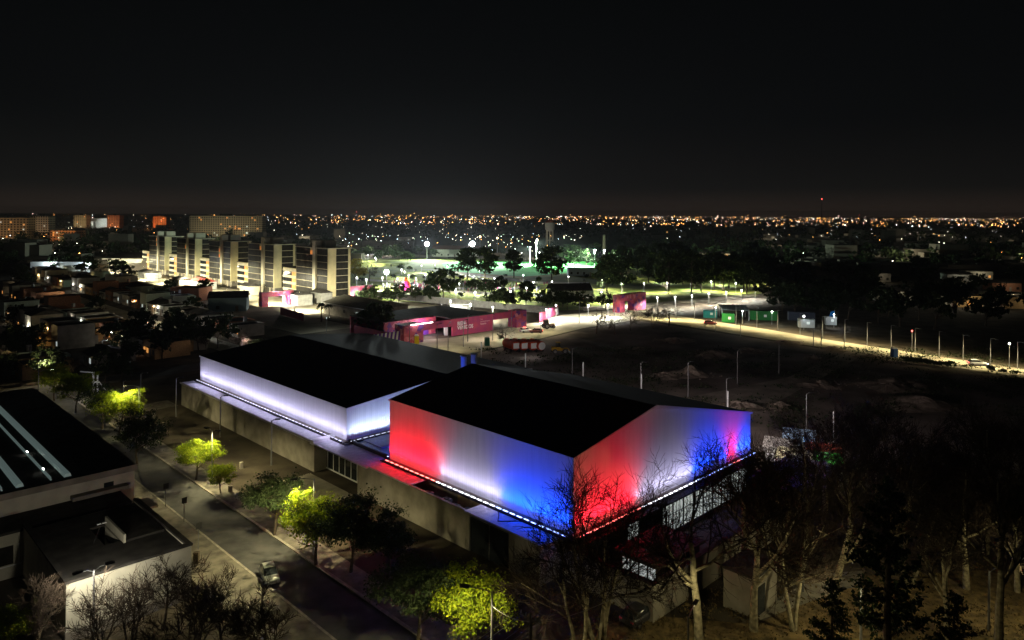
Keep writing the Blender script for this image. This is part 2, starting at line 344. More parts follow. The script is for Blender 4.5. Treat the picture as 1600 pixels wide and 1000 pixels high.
# ---------------------------------------------------------------- the two halls
def hall(name, label, ln, wd, z0, zl, apex, zr, mods_left, mods_gable, mods_back, a_off, gap=()):
    h = thing(name, label, 'sports hall', W(0, a_off), TH)
    ab, za = apex
    mb = MB(); mb.box(0, 0.25, 0.0, ln, z0, zl - 0.02); mb.build('long_wall', M['white_wall'], h)
    mb = MB(); mb.box(wd - 0.25, wd, 0.0, ln, z0, zr - 0.02); mb.build('long_wall', M['white_wall'], h)
    g = [(0.26, z0), (wd - 0.26, z0), (wd - 0.26, zr - 0.03), (ab, za - 0.05), (0.26, zl - 0.03)]
    MB().prism(g, 'y', 0.0, 0.25).build('gable_wall', M['white_gable'], h)
    MB().prism(g, 'y', ln - 0.25, ln).build('gable_wall', M['white_gable'], h)
    r = [(-0.12, zl - 0.02), (ab, za - 0.03), (wd + 0.12, zr - 0.02), (wd + 0.12, zr + 0.16), (ab, za + 0.15), (-0.12, zl + 0.16)]
    MB().prism(r, 'y', -0.12, ln + 0.12).build('roof', M['roof'], h)
    t = 0.09
    MB().box(-0.2, -0.123, -0.123, ln + 0.12, zl - 0.03, zl + 0.19).build('eaves_trim', M['trim'], h)
    e = [(-0.2, zl - 0.1), (ab, za - 0.1), (wd + 0.2, zr - 0.1), (wd + 0.2, zr + 0.19), (ab, za + 0.19), (-0.2, zl + 0.19)]
    MB().prism(e, 'y', -0.21, -0.125).build('verge_trim', M['trim'], h)
    MB().box(-0.05, 0.05, -0.05, 0.05, z0, zl - 0.1).build('corner_trim', M['trim'], h)
    MB().box(0.02, wd - 0.02, 0.02, ln - 0.02, 0.0, z0 - 0.01).build('base_wall', M['concrete'], h)
    # lighting gantry: rails on brackets along three sides, LED bars on them
    D = 0.75
    rl = MB(); rl.box(-D - 0.12, -D + 0.12, -D, ln + D, z0 - 0.32, z0 - 0.2); rl.box(-D - 0.12, wd, -D - 0.12, -D + 0.12, z0 - 0.322, z0 - 0.202)
    rl.box(-D - 0.12, wd, ln + D - 0.12, ln + D + 0.12, z0 - 0.324, z0 - 0.204)
    for i in range(int(ln / 2) + 1): rl.box(-D, 0.05, i * 2.0, i * 2.0 + 0.08, z0 - 0.33, z0 - 0.21)
    for i in range(int(wd / 2) + 1): rl.box(i * 2.0, i * 2.0 + 0.08, -D, 0.05, z0 - 0.331, z0 - 0.211)
    rl.build('lighting_gantry', M['dark_metal'], h)
    proto = {}
    COLR = {'r': (1, 0.004, 0.022), 'w': (0.70, 0.66, 1.0), 'b': (0.0, 0.055, 1.0), 'c': (0.58, 0.70, 1.0)}
    PW = {'r': 1150, 'w': 260, 'b': 1200, 'c': 650}
    def bar(x, y, ang, k, aim):
        key = (k, ang)
        if key not in proto:
            b = MB(); b.mat(0).box(-0.40, 0.40, -0.09, 0.09, -0.2, 0.0); b.mat(1).box(-0.33, 0.33, -0.08, 0.08, 0.0, 0.05)
            if ang: b.v = [(-y_, x_, z_) for x_, y_, z_ in b.v]
            o = b.build('led_bar', [M['dark_metal'], M['lens_red' if k == 'r' else 'lens_blue' if k == 'b' else 'lens_white' if ln < 40 else 'lens_dim']], h)
            proto[key] = o
        else:
            o = proto[key].copy(); COL.objects.link(o); o.parent = h
        o.location = (x, y, z0)
        light('SPOT', PW[k] * mods_left[1], COLR[k], (x, y, z0 + 0.12), h, 0.25, aim, 106, 1.0, (0, 1, 0) if ang else (1, 0, 0), 1.0 if k == 'c' else 0.85)
        if k != 'c' and int((y if ang else x) * 1.02) % 2 == 0: light('POINT', (24 if k == 'w' else 60) * (2.2 if mods_left[1] < 1 else 1), COLR[k], (x - (.45 if ang else 0), y - (0 if ang else .45), z0 + .55), h, .05)
    zt = (zl - z0) * (0.74 if ln < 40 else 0.95) + z0
    def run(pattern, n, fn):
        for i in range(n): fn(i, pattern(i))
    nl = round(ln / 1.02)
    for i in range(nl):
        y = (i + 0.5) * ln / nl; k = mods_left[0](y)
        if k: bar(-D, y, 90, k, (0.1, y, zt))
    ng = round(wd / 1.02) if not gap else gap[0]
    for i in range(ng):
        x = (i + 0.5) * wd / round(wd / 1.02); k = mods_gable(x)
        if k: bar(x, -D, 0, k, (x, 0.1, zt))
    for i in range(round(wd / 1.02)):
        x = (i + 0.5) * wd / round(wd / 1.02); k = mods_back(x)
        if k: bar(x, ln + D, 0, k, (x, ln - 0.1, zt))
    for i, y in enumerate((4, 15, 27) if ln < 40 else ()):
        MB().box(wd + .13, wd + .5, y - .3, y + .3, 7.6, 7.9).build('wall_lamp', M['metal'], h)
        light('SPOT', 9000, (1.0, .84, .80), (wd + .6, y, 7.5), h, .2, (wd + 30, y + 2, 0), 150, .8)
    return h
Z0 = 4.55
H1 = hall('sports_hall', 'big windowless hall washed in red, white and blue light under a black roof', 30.8, 36.2, Z0, 12.0, (14.0, 14.6), 9.6,
          (lambda y: 'b' if y < 10.4 else 'w' if y < 20.5 else 'r', 1.0), lambda x: 'r' if x < 10.8 else 'w' if x < 22.2 else 'r' if 30.4 < x < 32 else 'b',
          lambda x: 'b' if x < 12 else None, 0.0)
H2 = hall('sports_hall', 'long low hall washed in white light under a dark blue-black roof', 51.0, 36.7, Z0, 8.85, (18.4, 10.7), 8.9,
          (lambda y: 'w', 0.66), lambda x: 'c', lambda x: None, 41.0, gap=(18,))
mark('the tricolour hall', W(15, 15)); mark('the white-lit hall', W(10, 66))
# roof ducts of the tricolour hall
for i, (b_, a_, c_) in enumerate(((13.4, 31.9, 0), (15.6, 32.2, 1))):
    d = MB().tube([(0, 0, 12.0), (0, 0, 15.9)], 0.42, 12); d.tube([(0, 0, 15.9), (0, 0, 16.05)], [0.55, 0.5], 12)
    o = d.build('vent_duct', M['trim'], loc=W(b_, a_)); o.location.z = -0.2
    tag(o, ('left' if i == 0 else 'right') + ' one of two pale upright ducts behind the black roof ridge', 'duct', 'ducts behind the roof ridge')
# glazed upper storey of the gap between the halls
gz = thing('link_building', 'pale glazed link between the white-lit and the tricolour halls', 'building', W(2.2, 31.2), TH)
MB().box(0, 30, 4.6, 9.3, 0, 4.2).build('wall', M['trim'], gz)
MB().box(-0.1, 30.2, 4.5, 9.4, 4.2, 4.34).build('roof', M['annex_roof'], gz)
lb = MB(); lb.mat(0).box(11.6, 13.0, 5.6, 5.9, 4.341, 4.5); lb.mat(1).box(11.7, 12.9, 5.65, 5.85, 4.501, 4.54); lb.build('led_bar', [M['dark_metal'], M['lens_blue']], gz)  # added bar, made up as a fitting for the blue duct light
light('SPOT', 2600, (0.004, 0.05, 1.0), (12.3, 5.75, 4.7), gz, 0.1, (12.3, 0.9, 14.6), 50)  # blue light added to brighten the roof ducts
for i in range(9):
    x = 0.8 + i * 2.2
    wdw = MB().box(x, x + 1.8, 9.301, 9.36, 1.4, 3.7).build('window', M['glass2'], gz)
# low annex along the front
an = thing('annex', 'low concrete annex with a grey ribbed roof along the front of both halls', 'building', W(0, 0), TH)
def part(nm, m, fn, p): b = MB(); fn(b); return b.build(nm, m, p)
ZA = 4.05
part('wall', M['concrete'], lambda b: (b.box(-3.0, -2.75, 44.5, 93.2, 0, ZA - 0.05), b.box(-2.75, 0, 92.95, 93.2, 0, ZA - 0.05), b.box(-2.75, 0, 44.5, 44.8, 0, ZA - 0.05)), an)
part('roof', M['annex_roof'], lambda b: b.box(-3.25, 0.0, 45.0, 93.4, ZA, ZA + 0.16), an)
part('parapet', M['concrete'], lambda b: (b.box(-3.25, -3.0, 45.0, 93.4, ZA + 0.162, ZA + 0.24)), an)
part('roof_step', M['trim'], lambda b: b.box(-3.4, 1.2, 44.0, 45.0, ZA - 0.1, ZA + 0.5), an)
part('roof', M['annex_roof'], lambda b: b.box(-3.4, 3.0, 31.0, 44.0, ZA - 0.05, ZA + 0.12), an)
part('roof_upstand', M['dark_metal'], lambda b: b.box(0.3, 0.55, 31.2, 43.8, ZA + 0.121, ZA + 0.6), an)
part('roof', M['annex_roof'], lambda b: b.box(-3.05, -0.1, 22.6, 31.0, ZA + 0.002, ZA + 0.15), an)
part('wall', M['concrete'], lambda b: b.prism([(-3.0, 12.6), (-2.7, 12.6), (-2.7, 33.3), (0, 33.3), (0, 33.6), (-3.0, 33.6)], 'z', 0, ZA - .01), an)
part('parapet', M['concrete'], lambda b: b.box(-3.06, -2.76, 12.6, 22.58, ZA + 0.001, ZA + 0.12), an)
part('glazing', M['glass'], lambda b: b.box(-1.0, -0.9, 33.6, 44.5, 0.25, ZA - 0.1), an)
part('mullions', M['trim'], lambda b: [b.box(-1.06, -1.001, 33.7 + i * 1.5, 33.78 + i * 1.5, 0.25, ZA - 0.1) for i in range(8)] + [b.box(-1.1, -1.001, 33.6, 44.5, 0.1, 0.25)], an)
part('roof', M['tar'], lambda b: b.box(-2.68, -0.02, 12.8, 22.5, 2.3, 2.45), an)
part('panel_wall', mat('ochre_panel', (0.5, 0.36, 0.17), 0.8, var=0.15), lambda b: b.box(-0.16, -0.02, 12.8, 17.2, 2.46, 4.1), an)
part('roof', M['annex_roof'], lambda b: b.box(-3.25, -0.05, 1.2, 12.5, ZA + 0.004, ZA + 0.16), an)
part('wall', M['concrete'], lambda b: b.box(-3.0, -2.7, 11.9, 12.58, 0, ZA - 0.01), an); part('wall', M['concrete'], lambda b: b.prism([(-3.0, 5.9), (-3.0, 1.6), (0.0, 1.6), (0.0, 1.9), (-2.7, 1.9), (-2.7, 5.9)], 'z', 0, ZA - .012), an)
dr = part('door', M['glass'], lambda b: b.box(-2.85, -2.78, 5.9, 11.9, 0, ZA - 0.3), an)
part('door_frame', M['metal'], lambda b: [b.box(-2.9, -2.851, y, y + 0.09, 0, ZA - 0.3) for y in (5.95, 8.9, 11.8)] + [b.box(-3.0, -2.7, 5.9, 11.9, ZA - 0.3, ZA - 0.012)], dr)
# plant standing in the open roof yard
def ac(b_, a_, lab):
    t = thing('condenser_unit', lab, 'air conditioner', W(b_, a_, 2.46), TH + random.uniform(-.1, .1), 'air conditioning plant in the roof yard')
    MB().box(-0.42, 0.42, -0.5, 0.5, 0.06, 0.95).build('case', M['metal'], t)
    MB().tube([(0, 0, 0.951), (0, 0, 1.02)], 0.34, 12).build('fan_guard', M['dark_metal'], t)
    MB().box(-0.4, -0.3, -0.5, 0.5, 0, 0.06).box(0.3, 0.4, -0.5, 0.5, 0, 0.06).build('feet', M['dark_metal'], t)
for b_, a_, l in ((-1.5, 20.9, 'pale condenser unit in the roof yard, nearest the red roof'), (-1.9, 18.7, 'pale condenser unit in the roof yard, second from the red roof'),
                  (-1.2, 17.9, 'pale condenser unit in the roof yard, third from the red roof'), (-1.7, 15.9, 'pale condenser unit in the roof yard, in front of the ochre panel'),
                  (-1.4, 14.0, 'pale condenser unit in the roof yard, nearest the violet roof end')): ac(b_, a_, l)
b = MB()
for i in range(14):
    t = i / 13; b.v += []
pts = [W(-2.6 + 2.2 * abs(math.sin(t * 5)), 2 + t * 9.5, ZA + 0.2) for t in [i / 30 for i in range(31)]]
tag(MB().tube(pts, 0.05, 5).build('cable', M['dark_metal']), 'dark looping cable lying on the blue-lit annex roof', 'cable')
# entrance court at the right: glazed ground floor, courtyard wall, small pavilion
ct = thing('entrance_wing', 'ground floor wing with bright tall windows below the red and white gable', 'building', W(0, 0), TH)
part('wall', M['concrete'], lambda b: b.box(0.5, 36.0, -1.1, -0.9, 0, 0.5), ct)
part('roof_ledge', M['dark_metal'], lambda b: b.box(0.4, 36.1, -1.3, -0.02, 3.72, 3.9), ct)
for i in range(16):
    x = 1.0 + i * 2.15
    k = 'lit_white' if i in (3, 6, 7, 8, 9, 10, 11, 12, 13, 14) else 'glass'
    wn = MB().box(x, x + 1.95, -1.06, -0.98, 0.5, 3.7).build('window', M[k] if k != 'lit_white' else M['lit_white'], ct)
    fr = MB(); fr.box(x - 0.1, x, -1.14, -0.95, 0.5, 3.7)
    for q in (0.65, 1.3): fr.box(x + q, x + q + 0.05, -1.11, -1.061, 0.5, 3.7)
    fr.box(x, x + 1.95, -1.10, -1.062, 2.4, 2.46); fr.build('frame', M['dark_metal'], wn)
cw = thing('courtyard_wall', 'tall concrete courtyard wall with an open top before the glazed wing', 'wall', W(0, 0), TH)
part('wall', M['concrete'], lambda b: (b.box(-0.4, 0.0, -9.6, 0.8, 0, 3.3), b.box(0.0, 30.0, -9.6, -9.25, 0, 3.3)), cw)
part('coping', M['tar'], lambda b: (b.box(-0.5, 0.1, -9.7, 0.8, 3.3, 3.4), b.box(0.1, 30.0, -9.7, -9.15, 3.302, 3.402)), cw)
pv = thing('pavilion', 'dark flat-roofed pavilion inside the courtyard wall with a lit window strip', 'building', W(3.2, -7.9), TH)
part('wall', M['tar'], lambda b: b.box(0, 7, 0, 4.6, 0, 3.2), pv)
part('roof', M['tar'], lambda b: b.box(-0.5, 7.4, -0.4, 5.0, 3.2, 3.42), pv)
for i in range(4): part('window', M['lit_white'], lambda b: b.box(-0.06, 0.0 - 0.001, 0.5 + i * 1.0, 1.25 + i * 1.0, 1.6, 2.7), pv)
gt = thing('gatehouse', 'small cream gatehouse with a dark doorway beyond the bare trees', 'building', G(1178, 968), TH)
part('wall', M['concrete'], lambda b: b.box(0, 4.5, 0, 3, 0, 3.6), gt); part('roof', M['tar'], lambda b: b.box(-0.2, 4.7, -0.2, 3.2, 3.6, 3.8), gt)
part('door', M['glass'], lambda b: b.box(0.7, 2.0, -0.05, -0.002, 0.0, 2.6), gt)

# ---------------------------------------------------------------- civic building at the lower left
cv = thing('civic_building', 'low cream building with flat black roofs and a lamp-lit end wall', 'building', W(-27.9, 22.8), TH)
mark('the low cream building', W(-33, 32))
# front block: b from -10 to 0 (local), a from 0 to 16
part('end_wall', M['cream'], lambda b: b.box(-10.2, 0, 0, 0.3, 0.9, 4.95), cv)
part('plinth', M['concrete'], lambda b: b.box(-10.25, 0.05, -0.05, 0.35, 0, 0.9), cv)
part('side_wall', M['cream'], lambda b: (b.box(-0.3, 0, 0.3, 15.0, 0, 4.95), b.box(-10.2, -9.9, 0.3, 16.0, 0, 4.95)), cv)
part('roof', M['tar'], lambda b: (b.box(-9.9, -0.3, 0.3, 6.2, 4.5, 4.7), b.box(-9.9, -0.3, 11.2, 15.0, 4.502, 4.7), b.box(-9.9, -5.6, 6.2, 11.2, 4.5, 4.698), b.box(-4.2, -0.3, 6.2, 11.2, 4.5, 4.698)), cv)
part('parapet', M['tar'], lambda b: (b.box(-10.3, 0.1, -0.1, 0.4, 4.95, 5.15), b.box(-0.4, 0.1, 0.4, 15.1, 4.952, 5.15), b.box(-10.3, -9.8, 0.4, 16.1, 4.951, 5.149)), cv)
sk = part('light_well', M['cream'], lambda b: b.box(-4.2, -4.0, 5.4, 11.2, 3.2, 5.5), cv)
part('well_glass', M['glass'], lambda b: b.box(-5.6, -4.2, 6.2, 11.2, 3.4, 3.5), sk)
part('upper_roof', M['tar'], lambda b: b.box(-3.99, -0.5, 5.5, 11.6, 4.701, 4.9), cv)
part('link_roof', M['tar'], lambda b: b.box(-24, -0.2, 16.1, 22.0, 4.3, 4.55), cv)
part('link_wall', M['cream'], lambda b: b.box(-0.9, -0.5, 15.1, 21.5, 0, 4.3), cv); part('link_wall', M['cream'], lambda b: b.box(-24, -10.2, 16.1, 16.4, 0, 4.3), cv)
part('canopy', M['concrete'], lambda b: b.box(-0.2, 2.6, 16.4, 19.6, 3.0, 3.25), cv)
part('link_roof', M['concrete'], lambda b: b.box(-5.0, 0.6, 19.7, 22.4, 4.7, 5.1), cv)
for i in range(5): part('window', M['glass2'], lambda b: b.box(-23 + i * 2.5, -21 + i * 2.5, 16.04, 16.099, 1.4, 3.2), cv)
part('window_frame', M['trim'], lambda b: [b.box(-23.1 + i * 2.5, -23.0 + i * 2.5, 15.98, 16.03, 1.3, 3.3) for i in range(6)] + [b.box(-23.1, -10.3, 15.97, 16.029, 1.2, 1.3)], cv)
# long hall behind with glowing roof lights
bh = thing('civic_hall', 'long hall with a wide black roof crossed by pale glowing roof lights', 'building', W(-26.2, 43.6), TH)
part('wall', M['cream'], lambda b: (b.box(-44, -0.2, 0, 0.3, 0, 6.6), b.box(-0.5, -0.2, 0.3, 50, 0, 6.6), b.box(-44, -0.2, 50, 50.3, 0, 6.6)), bh)
part('roof', M['tar'], lambda b: b.box(-44, 0, -0.2, 50.5, 6.6, 6.95), bh)
part('roof_edge', M['concrete'], lambda b: b.box(-44, 0.05, -0.28, -0.205, 6.3, 6.97), bh)
part('door', M['glass'], lambda b: b.box(-3.4, -2.4, -0.05, -0.001, 3.2, 5.6), bh)
for b0, b1 in ((-7.1, -6.4), (-8.4, -8.25), (-11.5, -10.8), (-12.8, -12.65)):
    rl = part('roof_light', M['skylight'], lambda b: b.prism([(b0, 6.96), (b1, 6.96), (b1 - 0.1, 7.3), (b0 + 0.1, 7.3)], 'y', 0.8, 46), bh)
for a_ in (4.0, 12.0): part('lamp', M['lamp_white'], lambda b: b.box(-8.38, -8.27, a_, a_ + 0.5, 7.31, 7.36), bh)
# ---------------------------------------------------------------- apartment towers
def tower(a0, label, seed):
    rnd = random.Random(seed)
    t = thing('apartment_tower', label, 'apartment tower', W(95, a0), TH, 'stepped apartment towers along the lit street')
    FL, n = 2.72, 8; ht = n * FL
    part('wall', M['tower'], lambda b: (b.box(0, 10.2, 0, 25.5, 2.7, ht), b.box(0, 10.2, 25.5, 37, 0.0, 4.6 * FL)), t)
    part('ground_floor', M['concrete'], lambda b: (b.box(1.4, 9.2, 1.6, 25.4, 0, 2.69)), t)
    part('column', M['fin'], lambda b: [b.box(0.1, 0.5, y, y + 0.4, 0, 2.69) for y in (0.2, 4, 14, 19, 24)] + [b.box(9.6, 10, 0.2, 0.6, 0, 2.69)], t)
    part('roof', M['tar'], lambda b: (b.box(-0.3, 10.5, -0.3, 25.7, ht, ht + 0.25), b.box(-0.2, 10.4, 25.71, 37.2, 4.6 * FL, 4.6 * FL + 0.22)), t)
    part('roof_edge', M['fin'], lambda b: (b.box(-0.36, -0.301, -0.36, 25.7, ht - 0.1, ht + 0.3), b.box(-0.3, 10.5, -0.37, -0.302, ht - 0.1, ht + 0.3)), t)
    part('stair_fin', M['fin'], lambda b: b.box(-0.7, 2.4, 8.6, 10.9, 0, ht + 3.0), t)
    part('plant_room', M['fin'], lambda b: b.box(4.0, 9.0, 9, 21, ht + 0.26, ht + 2.9), t)
    part('end_panel', M['tower'], lambda b: b.box(0.0, 3.4, -0.16, -0.005, 2.7, ht - 0.1), t)
    part('side_balcony', M['fin'], lambda b: [b.box(10.21, 11.3, 2, 9, 2.7 + k * FL, 2.9 + k * FL) for k in range(n - 1)], t)
    part('floor_bands', M['fin'], lambda b: [b.box(-0.14, -0.004, 0.2, 25.4, 2.72 + k * FL, 2.83 + k * FL) for k in range(n - 1)] +
         [b.box(-0.16, -0.005, 25.6, 36.9, 0.2 + k * FL, 1.3 + k * FL) for k in range(5)] + [b.box(3.5, 9.0, -0.14, -0.004, 2.71 + k * FL, 2.84 + k * FL) for k in range(n - 1)], t)
    def win(x0, x1, y0, y1, z0, m, hh=2.5):
        b = MB(); b.mat(0).box(x0, x1, y0, y1, z0, z0 + hh)
        o = b.build('window', M[m], t); f = MB()
        if x1 - x0 < 1:
            k = max(2, round((y1 - y0) / 1.4))
            for i in range(k + 1): y = y0 + (y1 - y0) * i / k; f.box(x0 - 0.03, x0 - 0.001, y - 0.05, y + 0.05, z0, z0 + hh)
        else:
            k = max(2, round((x1 - x0) / 1.4))
            for i in range(k + 1): x = x0 + (x1 - x0) * i / k; f.box(x - 0.05, x + 0.05, y0 - 0.03, y0 - 0.001, z0, z0 + hh)
        f.build('mullions', M['dark_metal'], o)
    for k in range(n - 1):
        z = 2.84 + k * FL
        for y0, y1, pl in ((0.4, 8.2, 0.02), (11.3, 13.6, 0.0), (13.9, 17.0, 0.0), (17.3, 25.1, 0.02)):
            m = 'glass2'
            if y0 == 11.3 and k >= 4 and rnd.random() < 0.8: m = 'lit_orange'
            elif rnd.random() < pl: m = rnd.choice(['lit_warm', 'lit_blue'])
            win(-0.1, -0.003, y0, y1, z, m, 1.5 if m == 'lit_orange' else 2.5)
        win(3.7, 9.0, -0.1, -0.003, z, 'glass2')
    for k in range(4):
        z = 1.32 + k * FL
        win(-0.1, -0.003, 29.2, 36.6, z, 'glass'); win(-0.19, -0.162, 25.7, 28.8, z - 0.1, 'lit_orange' if rnd.random() < 0.95 else 'glass2', 1.5)
    return t
TA = [208, 253.5, 298, 342, 386]
TN = ['nearest of the five stepped cream apartment towers, beside the pink arch', 'second of the five stepped cream apartment towers from the pink arch', 'middle one of the five stepped cream apartment towers',
      'fourth of the five stepped cream apartment towers from the pink arch', 'farthest of the five stepped cream apartment towers, by the warehouse']
for i, a in enumerate(TA): tower(a, TN[i], i)
for i, n in ((0, 'the nearest apartment tower'), (2, 'the middle apartment tower'), (4, 'the farthest apartment tower')): mark(n, W(97, TA[i] + 15))
# small things at the towers' feet: fenced yards and kiosks
for i, (u, v, wd_, dp, h_, m) in enumerate(((234, 436, 16, 7, 3.4, 'dull_white'), (283, 450, 9, 6, 4, 'concrete'), (322, 453, 16, 6, 3.6, 'dull_white'), (392, 462, 9, 5, 4, 'cream'), (470, 478, 13, 6, 4.2, 'dull_white'), (505, 476, 8, 5, 4.5, 'dull_white'))):
    p = G(u, v); t = thing('site_hut', '', 'hut', p, TH, 'huts at the feet of the towers')
    part('wall', M[m], lambda b: b.box(-1, -1 + dp, 0, wd_, 0, h_), t)
    part('roof', M['tar'] if i != 2 else mat('red_roof', (0.3, 0.05, 0.04)), lambda b: b.prism([(-1.3, h_), (-0.7 + dp, h_), (dp / 2 - 1, h_ + 1.2)], 'y', -0.3, wd_ + 0.3), t)
    part('door', M['glass2'], lambda b: b.box(-1.05, -1.002, wd_ * .4, wd_ * .4 + 1.4, 0, 2.3), t)
    t['label'] = ['white walled hut at the foot of the farthest tower', 'grey hut beside the fourth tower from the arch', 'white hut with a red roof below the middle tower', 'cream hut between the middle and the second tower', 'white fenced hut with a gabled roof beside the nearest tower', 'bright pale booth under the nearest tower'][i]

# ---------------------------------------------------------------- pink event structures
def arch(u, v, wd_, h_, label, lit):
    t = thing('event_arch', label, 'arch', G(u, v), TH, 'pink printed arches')
    part('pillar', M['pink'], lambda b: b.box(0, 2.6, 0, 2.6, 0, h_), t)
    part('pillar', M['pink'], lambda b: b.box(wd_ - 2.6, wd_, 0, 2.6, 0, h_), t)
    part('beam', M['pink'], lambda b: b.box(2.6, wd_ - 2.6, 0.01, 2.59, h_ - 1.7, h_ - 0.01), t)
    light('POINT', 3200, (1.0, 0.86, 0.8), (lit, -2.2, 1.8), t, 0.2)
    fl = MB(); fl.box(lit - 0.3, lit + 0.3, -2.4, -2.1, 0, 0.4); fl.mat(1).box(lit - 0.28, lit + 0.28, -2.09, -2.04, 0.05, 0.38); fl.build('flood_lamp', [M['dark_metal'], M['lamp_white']], t)
    return t
arch(409, 480, 13.2, 5.4, 'pink printed arch over the street left of the nearest tower', 9.5)
arch(545, 469, 12.5, 5.4, 'pink printed arch right of the nearest apartment tower', 3.2)
mark('the left pink arch', G(430, 480)); mark('the right pink arch', G(563, 468))
g3 = thing('event_gate', 'dark red printed gate block with one opening beside the road', 'gate', G(968, 489), TH)
part('pillar', M['pink'], lambda b: b.box(0, 3.2, 0, 3, 0, 6.4), g3); part('pillar', M['pink'], lambda b: b.box(9.0, 16.5, 0, 3, 0, 6.4), g3)
part('beam', M['pink'], lambda b: b.box(3.2, 9.0, 0.01, 2.99, 4.0, 6.39), g3)
light('POINT', 500, (1.0, 0.8, 0.85), (0.2, -2.8, 1.2), g3, 0.2)
mark('the red event gate', G(990, 489))
# welcome building
wb = thing('welcome_building', 'pink printed welcome building with a black flat roof and big white lettering', 'building', W(0, 0), TH)
mark('the welcome building', W(88, 117))
part('front_wall', M['pink_plain'], lambda b: b.box(82.5, 99.0, 116.8, 117.2, 0, 5.0), wb)
part('back_wall', M['pink'], lambda b: (b.box(64, 82.4, 124.5, 125, 0, 5.0), b.box(98.6, 99, 117.2, 142, 0, 5.0), b.box(64, 99, 142, 142.4, 0, 5.0)), wb)
part('roof', M['tar'], lambda b: (b.box(63.9, 99.1, 125.0, 142.4, 5.01, 5.3), b.box(82.3, 99.1, 116.7, 125.0, 5.012, 5.3)), wb)
part('beam', M['pink_plain'], lambda b: (b.box(70.6, 82.49, 116.8, 117.9, 2.9, 5.0), b.box(99.01, 107.5, 116.6, 117.6, 3.2, 5.1)), wb)
part('pillar', M['pink'], lambda b: b.box(64.0, 70.6, 115.2, 119.5, 0, 5.2), wb)
part('pillar', M['pink'], lambda b: b.box(107.5, 112.0, 115.2, 119.0, 0, 5.3), wb)
for b0 in (72.5, 77.5): part('door', M['violet'], lambda b: b.box(b0, b0 + 2.2, 124.42, 124.498, 0, 2.9), wb)
lamp_strip = part('lamp_strip', M['lamp_white'], lambda b: b.box(66, 73.5, 114.6, 114.8, 5.2, 5.32), wb)
light('POINT', 2200, (1.0, 0.82, 0.85), (76, 120.5, 3.4), wb, 0.3)
light('POINT', 1100, (1.0, 0.9, 0.85), (84, 107, 5), wb, 0.3); light('POINT', 1100, (1.0, 0.9, 0.85), (95, 107, 5), wb, 0.3)
def words(txt, b_, z_, size, parent, m, bold=0.0, a_=116.79):
    cu = bpy.data.curves.new('lettering', 'FONT'); cu.body = txt; cu.size = size; cu.extrude = 0.02; cu.offset = bold
    tmp = bpy.data.objects.new('tmp', cu); COL.objects.link(tmp)
    dg = bpy.context.evaluated_depsgraph_get(); me = bpy.data.meshes.new_from_object(tmp.evaluated_get(dg))
    bpy.data.objects.remove(tmp); me.materials.clear(); me.materials.append(m)
    o = bpy.data.objects.new('lettering', me); COL.objects.link(o); o.parent = parent
    o.location = (b_, a_, z_); o.rotation_euler = (R(90), 0, 0)
    return o
words('BIEN-', 84.4, 3.0, 1.5, wb, M['white_paint'], 0.035); words('VENIDOS', 84.4, 1.75, 1.5, wb, M['white_paint'], 0.035)
soft = mat('faded_print', (0.8, 0.5, 0.5), 0.6)
words('Los', 93.6, 3.7, 0.62, wb, soft); words('Suramericanos', 93.6, 3.0, 0.66, wb, soft); words('Rosario', 93.6, 2.25, 0.75, wb, soft, 0.02)
# hoardings
def hoarding(name, pa, pb, h_, m, label, cat='fence', seg=2.5, group=None):
    pa, pb = Vector(pa), Vector(pb); d = pb - pa; ln = d.length
    t = thing(name, label, cat, pa, math.atan2(d.y, d.x), group); n = max(1, int(ln / seg))
    part('panels', M[m], lambda b: [b.box(i * ln / n + 0.05, (i + 1) * ln / n - 0.05, -0.04, 0.04, 0.1, h_) for i in range(n)], t)
    part('posts', M['metal'], lambda b: [b.box(i * ln / n - 0.06, i * ln / n + 0.06, 0.041, 0.14, 0, h_ + 0.1) for i in range(n + 1)], t)
    return t
hoarding('hoarding', G(438, 492), G(474, 502), 2.6, 'pink_plain', 'pink hoarding along the street below the left pink arch')
hoarding('hoarding', G(553, 524), G(612, 538), 3.0, 'pink_plain', 'pink hoarding beyond the white-lit hall roof')
hoarding('hoarding', G(843, 505), G(872, 490), 3.2, 'pink_plain', 'short red hoarding beside the tractor')
hoarding('hoarding', G(292, 458), G(345, 472), 2.0, 'pink_plain', 'low pink hoarding opposite the middle tower')
hoarding('panel_fence', G(560, 462), G(700, 476), 2.6, 'metal', 'left stretch of the pale panel fence along the park edge', seg=2.2, group='park edge fence')
hoarding('panel_fence', G(700, 476), G(872, 492), 2.6, 'dull_white', 'right stretch of the pale panel fence along the park edge, before the green bank', seg=2.2, group='park edge fence')
st = thing('banner_fence', 'striped white and violet banners leaning by the pink pillar', 'banner', W(52, 117), TH)
part('banners', M['white_paint'], lambda b: [b.prism([(i * 1.3, 0), (i * 1.3 + 0.6, 0), (i * 1.3 + 1.2, 3.6), (i * 1.3 + 0.6, 3.6)], 'y', 0, 0.06) for i in range(9)], st)
part('stripe_banners', M['violet'], lambda b: [b.prism([(i * 1.3 + 0.65, 0), (i * 1.3 + 1.2, 0), (i * 1.3 + 1.8, 3.6), (i * 1.3 + 1.25, 3.6)], 'y', 0, 0.06) for i in range(9)], st)
